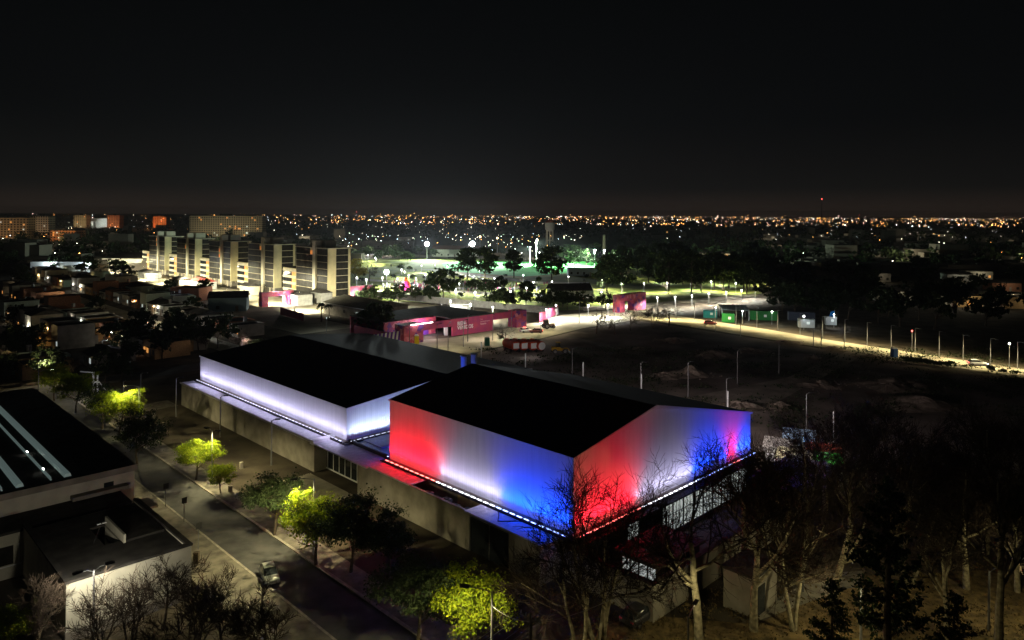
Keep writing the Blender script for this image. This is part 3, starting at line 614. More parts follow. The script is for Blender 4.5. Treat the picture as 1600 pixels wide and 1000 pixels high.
# ridged shed behind the welcome building
sh = thing('shed', 'long dark shed with a sagging ribbed grey roof by the right pink arch', 'shed', W(80, 158), TH)
part('wall', M['concrete'], lambda b: b.box(0, 17, 0, 27, 0, 4.0), sh)
part('roof', ribbed('shed_roof', (0.16, 0.15, 0.12), 1, 1.6, 0.12, 0.7, 0.4), lambda b: b.prism([(-0.6, 4.0), (17.6, 4.0), (17.6, 4.15), (8.5, 6.2), (-0.6, 4.15)], 'y', -0.5, 27.5), sh)
part('gutter', M['trim'], lambda b: b.box(-0.75, -0.61, -0.5, 27.5, 3.9, 4.1), sh)
for y in (5, 13): part('window', M['lit_white'] if y == 5 else M['glass2'], lambda b: b.box(-0.06, -0.002, y, y + 1.3, 1.6, 2.6), sh)
mark('the ribbed shed', W(88, 171))

# ---------------------------------------------------------------- park things
tn = thing('marquee', 'long dark roofed marquee with a bright white gable end in the park', 'tent', G(905, 466), R(8))
mark('the white marquee', G(920, 466))
part('side_walls', M['white_paint'], lambda b: (b.box(-12, 6, 0, 0.2, 0, 3.2), b.box(-12, 6, 10, 10.2, 0, 3.2)), tn)
part('gable_end', M['white_paint'], lambda b: b.prism([(0, 0), (10.2, 0), (10.2, 3.2), (5.1, 5.6), (0, 3.2)], 'x', 6.0, 6.2), tn)
part('roof', M['tar'], lambda b: b.prism([(-0.4, 3.2), (5.1, 5.65), (10.6, 3.2), (10.6, 3.4), (5.1, 5.9), (-0.4, 3.4)], 'x', -12.4, 5.98), tn)
light('POINT', 1800, (0.95, 1, 0.95), (12, 4, 5), tn, 0.2)
sp_ = thing('sculpture', 'tall magenta and orange park sculpture with a curved arm', 'sculpture', G(634, 454), 0)
mark('the magenta sculpture', G(634, 454))
part('base', mat('magenta', (0.6, 0.05, 0.25), 0.5), lambda b: (b.tube([(0, 0, 0), (0, 0, 1.2), (0.2, 0, 3.0), (0, 0, 4.4)], [2.0, 1.9, 1.3, 0.8], 12), b.ball((-0.8, -0.6, 1.6), 0.9)), sp_)
part('head', mat('orange_paint', (0.7, 0.14, 0.03), 0.5), lambda b: b.ball((0, 0, 5.2), 1.1, 1.1, 1.1, 10, 7), sp_)
part('arm', mat('orange_paint2', (0.75, 0.2, 0.04), 0.5), lambda b: b.tube([(0.4, 0, 4.6), (1.5, 0, 3.7), (2.1, 0, 2.2), (1.9, 0, 0.5)], [0.3, 0.3, 0.3, 0.35], 8), sp_)
light('POINT', 2600, (1, 0.75, 0.8), (0.5, -4.5, 1.2), sp_, 0.2)
cn = thing('site_container', 'row of white cabins on the grass behind the welcome building', 'cabin', G(704, 488), R(-8))
part('wall', M['dull_white'], lambda b: [b.box(i * 2.3, i * 2.3 + 2.1, 0, 2.4, 0.15, 2.7) for i in range(3)], cn); part('roof', M['dull_white'], lambda b: b.box(-0.1, 6.9, -0.1, 2.5, 2.7, 2.85), cn)
# water tower
wt = thing('water_tower', 'white water tower with a red cap on slim legs beyond the park', 'water tower', G(859, 392.5), 0)
mark('the water tower', G(859, 392.5))
Yw = wt.location.y; K = Yw / F; zt = hz(343, 859, Yw); zb = hz(358, 859, Yw)
part('tank', mat('tank_render', (0.5, 0.48, 0.42), 0.8, var=0.1, scale=0.3), lambda b: b.tube([(0, 0, zb - 2.2), (0, 0, zb), (0, 0, zt - 3)], [2.5, 4.7, 4.9], 20), wt)
part('roof_cap', mat('tank_cap', (0.3, 0.08, 0.05), 0.8), lambda b: b.tube([(0, 0, zt - 3), (0, 0, zt - 1.2), (0, 0, zt)], [5.1, 3.6, 0.5], 20), wt)
for i in range(8):
    a = i * math.pi / 4
    part('leg', M['fin'], lambda b: b.tube([(4.0 * math.cos(a), 4.0 * math.sin(a), 0), (3.2 * math.cos(a), 3.2 * math.sin(a), zb)], 0.42, 6), wt)
part('ring_beam', M['fin'], lambda b: b.tube([(3.7 * math.cos(i * math.pi / 12), 3.7 * math.sin(i * math.pi / 12), zb * 0.5) for i in range(25)], 0.3, 5), wt)
light('SPOT', 9000, (1, 0.95, 0.85), (-10, -40, 4), wt, 0.3, (0, 0, zb), 40)
# tall chimney right of the field
cm = thing('chimney', 'slim dark brick chimney standing above the park trees', 'chimney', G(944, 404), 0)
part('stack', M['bark'], lambda b: b.tube([(0, 0, 0), (0, 0, hz(368, 944, cm.location.y))], [1.7, 1.2], 10), cm); part('cap', M['tar'], lambda b: b.tube([(0, 0, hz(368, 944, cm.location.y)), (0, 0, hz(367, 944, cm.location.y))], 1.5, 10), cm)
# school-like block with warm windows
sb = thing('long_building', 'long two-storey building with warm lit windows behind the dark trees', 'building', G(1000, 413), R(-4))
mark('the warm-windowed long building', G(1060, 410))
part('wall', M['cream'], lambda b: (b.box(0, 13, 0, 10, 0, 10), b.box(13, 64, 1, 11, 0, 8.2)), sb); part('roof', M['tar'], lambda b: (b.box(-0.3, 13.3, -0.3, 10.3, 10, 10.4), b.box(13.3, 64.4, 0.4, 11.4, 8.2, 8.8)), sb)
for i in range(16):
    k = i in (0, 4, 5, 6, 7, 11, 13, 14, 15)
    part('window', M['lit_warm'] if k else M['glass2'], lambda b: b.box(13.8 + i * 3.1, 16.0 + i * 3.1, 0.9, 0.998, 4.8, 7.4), sb)
light('POINT', 5000, (1, .8, .5), (30, -6, 5), sb, 0.3); light('POINT', 5000, (1, .75, .45), (55, -6, 5), sb, 0.3); light('POINT', 2500, (.9, .95, 1), (6, -8, 5), sb, 0.3)
# low pavilions round the sports field
def box_house(name, label, p, rot, L_, D_, H_, wm, wins, roofm='tar', pitched=0.0, group=None, cat='house', lit='lit_warm', litset=(), gal=None):
    t = thing(name, label, cat, p, rot, group)
    if gal: t['label'] = gal
    part('wall', M[wm] if isinstance(wm, str) else wm, lambda b: b.box(0, L_, 0, D_, 0, H_), t)
    rm = M[roofm] if isinstance(roofm, str) else roofm
    if pitched: part('roof', rm, lambda b: b.prism([(-0.4, H_ + 0.003), (D_ + 0.4, H_ + 0.003), (D_ / 2, H_ + pitched)], 'x', -0.4, L_ + 0.4), t)
    else:
        part('roof', rm, lambda b: b.box(0.18, L_ - 0.18, 0.18, D_ - 0.18, H_ + 0.001, H_ + 0.1), t)
        part('parapet', M[wm] if isinstance(wm, str) else wm, lambda b: (b.box(0, L_, 0, 0.17, H_ + 0.002, H_ + 0.45), b.box(0, L_, D_ - 0.17, D_, H_ + 0.002, H_ + 0.45), b.box(0, 0.17, 0.171, D_ - 0.171, H_ + 0.002, H_ + 0.45), b.box(L_ - 0.17, L_, 0.171, D_ - 0.171, H_ + 0.002, H_ + 0.45)), t)
    n = wins
    for i in range(n):
        x = (i + 0.5) * L_ / n
        if i == n // 2: part('door', M['wood'], lambda b: b.box(x - 0.5, x + 0.5, -0.06, -0.002, 0, 2.1), t); continue
        o = part('window', M[lit] if i in litset else M['glass2'], lambda b: b.box(x - 0.6, x + 0.6, -0.05, -0.002, 1.0, 2.2), t)
    return t
box_house('pavilion', 'white-fronted pavilion with an arched bright window beyond the park', G(622, 377), R(3), 16, 9, 5.5, 'white_paint', 3, pitched=2.5, cat='building', lit='lit_white', litset=(0, 2))
box_house('warehouse', 'long dark roofed warehouse left of the sports field', G(675, 401), R(-3), 38, 16, 6, 'cream', 7, roofm=mat('rust_roof', (0.12, 0.05, 0.035)), pitched=3, cat='warehouse')
box_house('warehouse', 'flat grey warehouse behind the row of parked cars', G(566, 388), R(2), 52, 18, 7, 'concrete', 8, cat='warehouse')
box_house('field_house', 'grey-blue changing block at the right end of the sports field', G(888, 431), R(4), 26, 6, 4.0, mat('bluegrey_wall', (0.25, 0.3, 0.33)), 7, cat='building')
box_house('house', 'pale house with lit porch behind the sports field', G(889, 404), R(3), 22, 9, 6, 'cream', 5, cat='house', litset=(0, 3), pitched=2)
box_house('house', 'small lit house between the park trees and the chimney', G(962, 408), R(3), 12, 9, 6, 'cream', 3, cat='house', litset=(0, 2))
# container yard by the right-hand road
def container(u, v, L_, m, label, rot=-14, h_=2.7, lit=False):
    t = thing('shipping_container', label, 'container', G(u, v), R(rot), 'containers in the roadside yard')
    part('body', m, lambda b: b.box(0, L_, 0, 2.5, 0.1, h_), t)
    part('doors', M['metal'], lambda b: (b.box(L_ + 0.001, L_ + 0.06, 0.1, 1.22, 0.2, h_ - 0.1), b.box(L_ + 0.001, L_ + 0.06, 1.28, 2.4, 0.2, h_ - 0.1)), t)
    part('window', M['lit_white'] if lit else M['white_paint'], lambda b: b.box(L_ * .5, L_ * .5 + 0.9, -0.05, -0.001, 1.2, 2.0), t)
    return t
teal = ribbed('teal_container', (0.03, 0.25, 0.25), 0, 0.3, 0.05); green = ribbed('green_container', (0.025, 0.20, 0.045), 0, 0.3, 0.05); whitec = ribbed('white_container', (0.6, 0.62, 0.62), 0, 0.3, 0.05); bluec = ribbed('dark_container', (0.05, 0.06, 0.09), 0, 0.3, 0.05)
mark('the container yard', G(1190, 505))
container(1099, 497, 4.6, teal, 'teal container at the left end of the roadside yard')
container(1128, 504, 4.0, green, 'short green container under the white framed roof', h_=3)
container(1172, 500, 9.0, green, 'long green container in the middle of the roadside yard', h_=3.2)
container(1232, 501, 8.5, bluec, 'dark container with a bright end in the roadside yard', h_=3)
container(1248, 512, 4.8, whitec, 'white office container nearest the road', lit=True)
container(1290, 508, 3.4, whitec, 'small white container at the right end of the yard', lit=True)
cf = thing('framed_roof', 'white strutted canopy roof over the left part of the container yard', 'canopy', G(1128, 500), R(-10))
part('sheet', mat('canopy_sheet', (0.5, 0.55, 0.56), 0.5), lambda b: b.prism([(0, 3.4), (9, 4.2), (9, 4.26), (0, 3.46)], 'x', 0, 9), cf)
part('struts', M['white_paint'], lambda b: [b.tube([(x, 0, 3.5), (x + 1.2, 9, 4.35)], 0.07, 5) for x in (0, 1.5, 3, 4.5, 6, 7.5)], cf)
part('posts', M['white_paint'], lambda b: [b.box(x, x + 0.15, y, y + 0.15, 0, 3.4 + (0.8 if y else 0)) for x in (0, 8.8) for y in (0, 8.8)], cf)
tp = thing('tarpaulin', 'bright blue tarpaulin sail on a pole at the yard end', 'tarpaulin', G(1304, 506), 0)
part('pole', M['post'], lambda b: b.tube([(0, 0, 0), (0, 0, 4.6)], 0.07, 6), tp); part('cloth', mat('blue_cloth', (0.02, 0.2, 0.6), 0.7), lambda b: b.prism([(-1.8, 2.2), (-0.1, 2.0), (-0.1, 4.4), (-1.2, 4.2)], 'y', 0, 0.05), tp)
for u, v, pw, c in ((1118, 500, 350, (.7, 1, .95)), (1160, 506, 700, (.8, 1, .95)), (1206, 507, 600, (.9, 1, .9)), (1256, 515, 500, (.8, .95, 1)), (1303, 512, 700, (.85, .95, 1))):
    p = G(u, v); t = thing('yard_lamp', '', 'lamp', p, 0, 'small lamps in the container yard')
    part('pole', M['post'], lambda b: b.tube([(0, 0, 0), (0, 0, 4.2)], 0.05, 5), t); part('head', M['lamp_white'], lambda b: b.box(-.2, .2, -.14, .14, 4.2, 4.35), t)
    light('POINT', pw, c, (0, -0.4, 4.0), t, 0.1); t['label'] = 'small post lamp of the container yard, nearest ' + {1118: 'the teal container', 1160: 'the white framed canopy', 1206: 'the end of the long green container', 1256: 'the white office container', 1303: 'the blue tarpaulin'}[u]
# ---------------------------------------------------------------- trees
def _perp(d, rnd):
    r = Vector((rnd.uniform(-1, 1), rnd.uniform(-1, 1), rnd.uniform(-1, 1))); q = d.cross(r)
    return q.normalized() if q.length > 1e-4 else Vector((1, 0, 0))
def skeleton(rnd, tr, tw, p, d, ln, r, lv, maxlv, nch, ang, up, tips, twig_from=3, ratio=0.62):
    segs = 5 if lv == 0 else 3; pts = [p.copy()]; rad = [r]; q = p.copy(); dd = d.copy()
    for i in range(segs):
        dd = (dd + _perp(dd, rnd) * (0.10 if lv == 0 else 0.2) + Vector((0, 0, up))).normalized()
        q = q + dd * (ln / segs); pts.append(q.copy()); rad.append(r * (1 - 0.5 * (i + 1) / segs))
    (tr if lv < twig_from else tw).tube(pts, rad, (9, 6, 5, 3, 3, 3)[lv], cap=(lv == 0))
    if lv >= maxlv: tips.append((q, dd)); return
    n = nch[lv]
    for i in range(n):
        t = (0.45 if lv == 0 else 0.25) + (0.55 if lv == 0 else 0.75) * (i + rnd.random() * .8) / n
        t = min(t, 1.0); k = min(int(t * segs), segs - 1); f = t * segs - k
        b = pts[k].lerp(pts[k + 1], f); a = R(rnd.uniform(*ang))
        ax = (pts[k + 1] - pts[k]).normalized(); nd = (ax * math.cos(a) + _perp(ax, rnd) * math.sin(a)).normalized()
        skeleton(rnd, tr, tw, b, nd, ln * ratio * rnd.uniform(0.75, 1.15), max(rad[k] * 0.55, 0.017), lv + 1, maxlv, nch, ang, up, tips, twig_from, ratio)
def leafquad(mb, c, s, rnd):
    n = Vector((rnd.gauss(0, 1), rnd.gauss(0, 1), rnd.gauss(0, 0.8) + 0.5)).normalized(); e = _perp(n, rnd); f = n.cross(e)
    a = s * rnd.uniform(.6, 1.3); b = a * rnd.uniform(.5, .8); m = n * (a * 0.25)
    mb.face([c - e * a, c - f * b + m, c + e * a, c + f * b + m])
def tree_root(name, parts, label, cat='tree'):
    t = thing(name, label, cat, (0, 0, -500))
    for nm, mb, m in parts: mb.build(nm, m, t)
    return t
def bare(seed, h, forks, m_trunk, dense=1.0, multi=1, lean=0.0, maxlv=4, ang=(24, 58), up=0.075):
    rnd = random.Random(seed); tr, tw, tips = MB(), MB(), []
    for k in range(multi):
        a = 2 * math.pi * k / multi + rnd.random(); sp = 0.0 if multi == 1 else 0.28
        d = Vector((math.cos(a) * sp + lean, math.sin(a) * sp, 1)).normalized()
        skeleton(rnd, tr, tw, Vector((math.cos(a) * .15 * (multi > 1), math.sin(a) * .15 * (multi > 1), -0.1)), d, h * .52, h * (0.022 if multi == 1 else 0.014), 0, maxlv, (forks, 6, 7, int(7 * dense)), ang, up, tips, 2)
    zz = sorted(p[2] for p in tw.v); k = h / zz[int(len(zz) * .985)]
    for mb in (tr, tw): mb.v = [(x * k, y * k, z * k) for x, y, z in mb.v]
    return [('trunk', tr, m_trunk), ('twigs', tw, M['twig'])]
def leafy(seed, h, cr, nclump, nleaf, ls, m, trunk_frac=0.4, flat=0.75, mt='bark', hollow=0.55):
    rnd = random.Random(seed); tr, tw, tips = MB(), MB(), []
    skeleton(rnd, tr, tr, Vector((0, 0, -0.1)), Vector((rnd.uniform(-.1, .1), rnd.uniform(-.1, .1), 1)).normalized(), h * trunk_frac * 1.5, h * 0.026, 0, 2, (5, 4), (30, 62), 0.03, tips)
    cz = h * trunk_frac + cr * flat; lf = MB()
    for i in range(nclump):
        u = rnd.uniform(-0.75, 1); a = rnd.uniform(0, 2 * math.pi); q = math.sqrt(1 - u * u); rr = rnd.uniform(hollow, 1.0) if rnd.random() < .8 else rnd.uniform(1.0, 1.22)
        c = Vector((cr * q * math.cos(a) * rr, cr * q * math.sin(a) * rr, cz + cr * flat * u * rr)); s = cr * rnd.uniform(0.08, 0.2)
        for j in range(nleaf):
            leafquad(lf, c + Vector((rnd.gauss(0, s), rnd.gauss(0, s), rnd.gauss(0, s * .6))), ls, rnd)
    return [('trunk', tr, M[mt]), ('crown', lf, M[m])]
def pine(seed, h, cr, nclump, nleaf, ls, m):
    rnd = random.Random(seed); tr, lf, tips = MB(), MB(), []
    tr.tube([(0, 0, -.1), (.1, 0, h * .5), (0, .1, h * .97)], [h * .022, h * .015, h * .005], 7)
    for i in range(nclump):
        z = h * rnd.uniform(.28, 1.0); R_ = cr * (1.08 - 0.55 * abs(z / h - .55) * 2) * rnd.uniform(.35, 1); a = rnd.uniform(0, 6.283)
        c = Vector((R_ * math.cos(a), R_ * math.sin(a), z)); tr.tube([(0, 0, z - R_ * .35), tuple(c)], [.12, .03], 3)
        for j in range(nleaf): leafquad(lf, c + Vector((rnd.gauss(0, cr * .2), rnd.gauss(0, cr * .2), rnd.gauss(0, cr * .09))), ls, rnd)
    return [('trunk', tr, M['bark']), ('crown', lf, M[m])]
def conifer(seed, h, cr, m):
    rnd = random.Random(seed); tr, lf = MB(), MB()
    tr.tube([(0, 0, -.1), (0, 0, h * .5), (.1, 0, h)], [h * .022, h * .014, .03], 8)
    for i in range(70):
        z = h * (0.12 + .87 * (i / 70)); R_ = cr * (1.05 - z / h) ** .75 * rnd.uniform(.65, 1.1); a = rnd.uniform(0, 6.283)
        d = Vector((math.cos(a), math.sin(a), rnd.uniform(-.05, .35))); pts = [Vector((0, 0, z)) + d * (R_ * k / 4) + Vector((0, 0, .18 * R_ * (k / 4) ** 2)) for k in range(5)]
        tr.tube(pts, [.06, .05, .04, .03, .015], 3)
        for k in range(int(26 * R_) + 12):
            t = rnd.uniform(.2, 1.05); c = Vector((0, 0, z)) + d * (R_ * t) + Vector((0, 0, .18 * R_ * t * t))
            leafquad(lf, c + Vector((rnd.gauss(0, .17), rnd.gauss(0, .17), rnd.gauss(0, .13))), .17, rnd)
    return [('trunk', tr, M['bark']), ('crown', lf, M[m])]
def palm(seed, h):
    rnd = random.Random(seed); tr, lf = MB(), MB()
    tr.tube([(0, 0, 0), (.1, 0, h * .5), (0, 0, h)], [.25, .2, .18], 7)
    for i in range(16):
        a = i * 2.4; e = rnd.uniform(.1, 1.1); L_ = rnd.uniform(1.8, 2.5)
        pts = [Vector((math.cos(a) * L_ * t * math.cos(e * .6), math.sin(a) * L_ * t * math.cos(e * .6), h + L_ * (t * math.sin(e) - 1.1 * t * t))) for t in (0, .25, .5, .75, 1)]
        for k in range(4):
            s = Vector((-math.sin(a), math.cos(a), 0)); w0, w1 = (.25, .34, .3, .2, .03)[k], (.25, .34, .3, .2, .03)[k + 1]
            for sg in (-1, 1): lf.face([pts[k], pts[k + 1], pts[k + 1] + s * (sg * w1) - Vector((0, 0, w1 * .6)), pts[k] + s * (sg * w0) - Vector((0, 0, w0 * .6))])
    return [('trunk', tr, M['bark']), ('fronds', lf, M['leaf_dark'])]
def plant_root(parts, name): return tree_root(name, parts, '')
USED = set()
PROTO = {}
def put(key, p, h=1.0, rz=0.0, label='', name=None, group=None, wide=1.0):
    """copies (the first time moves) the prototype tree to a place"""
    root = PROTO[key]; s = (h * wide, h * wide, h)
    if key not in USED:
        USED.add(key); root.location = p; root.rotation_euler = (0, 0, rz); root.scale = s; root['label'] = label
        if group: root['group'] = group
        return root
    o = dup(root, p, rz, s, label)
    if group: o['group'] = group
    elif 'group' in o: del o['group']
    return o
def protos(d):
    for k, (name, parts) in d.items(): PROTO[k] = tree_root(name, parts, '')
protos({
 'ld': ('leafy_tree', leafy(4, 6.4, 3.1, 54, 150, 0.115, 'leaf_park', hollow=.35)),  # darker leaves put the shade of the unlit crowns into colour
 'la': ('leafy_tree', leafy(1, 6.5, 2.8, 54, 150, 0.11, 'leaf', hollow=.35)), 'lb': ('leafy_tree', leafy(2, 6.0, 2.9, 52, 150, 0.112, 'leaf', flat=.6, hollow=.35)), 'lc': ('leafy_tree', leafy(3, 6.6, 3.2, 60, 150, 0.112, 'leaf', hollow=.35)),
 'ba': ('bare_tree', bare(11, 16, 5, M['bark_pale'])), 'bb': ('bare_tree', bare(12, 15, 4, M['bark_pale'], multi=3)), 'bc': ('bare_tree', bare(13, 15, 6, M['bark_pale'], 1.0)), 'bd': ('bare_tree', bare(14, 14, 4, M['bark_pale'], multi=2)),
 'sa': ('bare_shrub', bare(21, 6, 5, M['bark'], multi=4, maxlv=3)), 'sb': ('bare_tree', bare(22, 7, 6, M['bark'], maxlv=4)),
 'su': ('bare_tree', bare(23, 6, 6, M['bark'], maxlv=3, ang=(38, 78), up=0.015)),
 'ca': ('conifer_tree', conifer(31, 15, 4.2, 'leaf_dark')),
 'pa': ('pine_tree', pine(41, 16, 6.0, 34, 42, 0.75, 'leaf_park')), 'pb': ('pine_tree', pine(42, 15, 5.5, 30, 42, 0.75, 'leaf_park')), 'pc': ('pine_tree', pine(43, 17, 6.5, 38, 42, 0.75, 'leaf_park')),
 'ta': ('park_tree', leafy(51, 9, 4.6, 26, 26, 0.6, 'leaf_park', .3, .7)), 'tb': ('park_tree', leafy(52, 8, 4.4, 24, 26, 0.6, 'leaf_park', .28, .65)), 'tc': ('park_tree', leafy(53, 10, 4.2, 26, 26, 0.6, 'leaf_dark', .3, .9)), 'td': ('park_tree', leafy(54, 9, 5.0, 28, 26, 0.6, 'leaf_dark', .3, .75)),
 'ty': ('yellow_tree', leafy(55, 11, 5.5, 36, 40, 0.5, 'leaf_yellow', .3, .8)),
 'ra': ('round_shrub', leafy(61, 3.2, 2.2, 26, 26, 0.3, 'leaf_dark', .2, .6, hollow=.3)),
 'pm': ('palm_tree', palm(71, 6)),
})
# foreground and plaza
def at(u, v): return G(u, v)
put('lb', at(306, 751), 0.9, 0.4, 'glowing yellow-green leafy tree beside the road, lit by the twin-headed lamp')
put('la', at(345, 772), 0.55, 1.2, 'small thin leafy tree just right of the glowing roadside tree')
put('lc', at(186, 684), 1.05, 2.0, 'bright yellow-green tree lit by the far street lamp beside the black-roofed hall')
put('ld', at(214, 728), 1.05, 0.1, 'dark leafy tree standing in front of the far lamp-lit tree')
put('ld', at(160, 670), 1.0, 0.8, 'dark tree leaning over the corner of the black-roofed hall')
put('lc', at(118, 645), 1.0, 1.8, 'dark leafy tree at the far end of the black-roofed hall')
put('la', at(85, 626), 1.0, 2.9, 'dark leafy tree left of the white play frame')
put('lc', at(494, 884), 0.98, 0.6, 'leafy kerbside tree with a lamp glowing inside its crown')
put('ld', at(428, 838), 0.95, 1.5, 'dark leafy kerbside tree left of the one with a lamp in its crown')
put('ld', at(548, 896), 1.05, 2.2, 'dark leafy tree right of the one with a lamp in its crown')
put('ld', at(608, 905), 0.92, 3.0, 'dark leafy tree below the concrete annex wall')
put('ld', at(652, 1008), 0.98, 1.0, 'broad leafy tree at the bottom edge, its shade put into darker leaves', wide=1.1)
put('lc', at(742, 1030), 0.95, 0.2, 'broad leafy tree at the bottom edge, brightly lit by the tall lamp pole')
put('bb', at(935, 1018), 0.97, 0.3, 'many-stemmed bare tree before the corner of the tricolour hall')
put('ba', at(1092, 1000), 1.06, 0.9, 'tall bare pale-trunked tree before the red and white gable')
put('bd', at(905, 1030), 0.78, 2.6, 'leaning bare tree left of the many-stemmed one')
put('bc', at(1178, 985), 1.02, 1.9, 'bare tree beside the small cream gatehouse')
put('bd', at(1240, 985), 0.92, 0.5, 'forked bare tree on the leaf litter left of the pale path')
put('ba', at(1302, 948), 0.95, 2.4, 'pale forked bare tree standing in the pale path')
put('bc', at(1160, 905), 0.9, 3.3, 'bare tree before the blue end of the gable')
put('bb', at(1215, 905), 0.85, 4.3, 'many-stemmed bare tree right of the gable near the stalls')
put('ba', at(1560, 1010), 1.0, 4.0, 'big dark forked bare tree at the right edge')
put('bc', at(1480, 1000), 0.8, 5.0, 'dense dark bare tree between the conifer and the right edge')
put('ca', at(1386, 1085), 1.08, 0.0, 'dark bushy conifer at the bottom right')
put('ca', at(1300, 1120), 0.66, 2.0, 'lower dark conifer left of the big conifer')
put('ca', at(1490, 1130), 0.62, 1.0, 'low dark conifer right of the big conifer')
rd = random.Random(5)
bt = []
for i, (u, v) in enumerate(((1260, 860), (1330, 850), (1400, 862), (1470, 850), (1540, 865), (1600, 850), (1290, 800), (1370, 790), (1450, 800), (1530, 790), (1600, 800), (1420, 915), (1510, 920), (1590, 925))):
    bt.append(put(('ba', 'bc', 'bd', 'bb')[i % 4], at(u, v), rd.uniform(.75, .95), rd.uniform(0, 6), '', None, 'bare trees in the dark ground right of the halls'))
mark('the pale path', at(1280, 930)); mark('the right end of the dark lot', at(1560, 780)); mark('the big conifer', at(1386, 1085))
label_by_marks([(o, 'dim bare tree') for o in bt])
put('sa', at(205, 1010), 1.0, 0.0, 'bare shrub before the brightest part of the cream end wall')
put('sb', at(255, 985), 0.9, 1.0, 'small bare tree before the right half of the cream end wall')
put('sa', at(155, 1030), 0.95, 2.0, 'bare shrub at the left corner of the cream end wall')
put('sb', at(60, 1040), 0.9, 3.0, 'bare tree in the dark court at the lower left')
put('lb', at(20, 1030), 0.7, 3.0, 'dark leafy tree in the dark court at the lower left')
put('sb', at(350, 1030), 0.95, 4.0, 'bare twiggy tree at the bottom, left of the road')
put('sb', at(420, 1060), 1.0, 5.0, 'bare twiggy tree at the bottom beside the road, right of its twin')
put('sa', at(300, 1050), 1.1, 5.0, 'bare shrub at the bottom below the corner of the cream building')
put('pm', at(502, 503), 1.0, 0, 'left of two dark palms below the apartment towers'); put('pm', at(514, 502), .9, 1, 'right of two dark palms below the apartment towers'); put('pm', at(190, 433), 1.4, 2, 'lone palm before the pale warehouse wall')
# park and middle distance
for u, v, k, s, l in ((731, 436, 'pa', 1.0, 'left of the row of four big dark pines before the floodlit field'), (758, 437, 'pc', 1.0, 'second of the row of four big dark pines before the floodlit field'),
                      (803, 434, 'pb', 1.0, 'third of the row of four big dark pines before the floodlit field'), (862, 446, 'pa', 1.15, 'tall dark pine before the right half of the floodlit field'),
                      (948, 455, 'pb', 1.1, 'tall dark pine right of the floodlit field'), (972, 457, 'pc', .9, 'broad dark pine behind the white marquee'),
                      (693, 466, 'td', 1.3, 'large dark spreading tree in the middle of the park'), (553, 443, 'ty', 1.0, 'bright yellow lit tree beside the nearest apartment tower'),
                      (577, 441, 'su', 1.7, 'pale bare tree right of the yellow tree'), (768, 476, 'ra', 1.25, 'round dark clipped tree on the bright lawn'), (588, 528, 'tc', 1.0, 'dark tree left of the pink pillar'),
                      (790, 540, 'su', .9, 'small bare tree by the road in front of the welcome wall'), (932, 522, 'su', 1.2, 'spreading bare tree on the verge before the red gate'), (960, 523, 'su', .95, 'low bare tree right of the spreading one on the verge'),
                      (1045, 510, 'su', 1.25, 'bare tree on the road verge right of the red gate'), (1020, 512, 'sa', 1.2, 'bare bush on the road verge below the red gate'), (985, 517, 'su', 1.1, 'bare tree on the road verge left of the red gate'),
                      (640, 534, 'sa', 1.0, 'bare bush beside the striped banners'), (575, 520, 'td', .7, 'dark tree above the white-lit hall roof, left of the pink hoarding'), (376, 560, 'su', 1.0, 'bare pinkish-lit tree behind the corner of the white-lit hall'), (395, 556, 'ra', 1.2, 'bright green bush behind the white-lit hall'), (310, 548, 'tc', .9, 'dark tree before the lit house'), (340, 545, 'td', .85, 'broad dark tree right of the lit house')):
    put(k, at(u, v), s, u * .37, l)
rd = random.Random(8); tl = []
for u0, u1, v0, v1, n, kinds, smin, smax in ((560, 690, 466, 476, 16, 'ta tb', .45, .75), (770, 950, 478, 487, 15, 'ta tb td', .45, .8), (955, 1190, 420, 463, 46, 'tc td pa pb', .8, 1.15), (1180, 1360, 415, 500, 34, 'tc td', .8, 1.2),
                                             (1340, 1640, 400, 520, 40, 'tc td', .8, 1.2), (550, 700, 394, 412, 14, 'ta tb', .6, 1.0), (880, 1010, 398, 420, 14, 'tc td', .8, 1.2), (-20, 230, 372, 440, 30, 'tc td', .8, 1.3), (-20, 330, 450, 560, 40, 'tc td sb', .45, .8), (-20, 300, 540, 600, 14, 'tc td sb', .5, .75),
                                             (700, 860, 455, 470, 9, 'ta tb', .5, .8), (560, 940, 432, 474, 24, 'ra', .4, .8), (560, 720, 415, 450, 8, 'ta tb su', .3, .55), (800, 940, 440, 475, 6, 'ta su', .35, .6), (560, 900, 392, 404, 14, 'tc ta', .6, 1.0)):
    for i in range(n):
        u, v = rd.uniform(u0, u1), rd.uniform(v0, v1); k = rd.choice(kinds.split())
        tl.append((put(k, at(u, v), rd.uniform(smin, smax), rd.uniform(0, 6), '', None, 'trees of the park and the dark town'), {'t': 'dark leafy tree', 'p': 'tall dark pine', 's': 'bare tree', 'r': 'low round shrub'}[k[0]]))
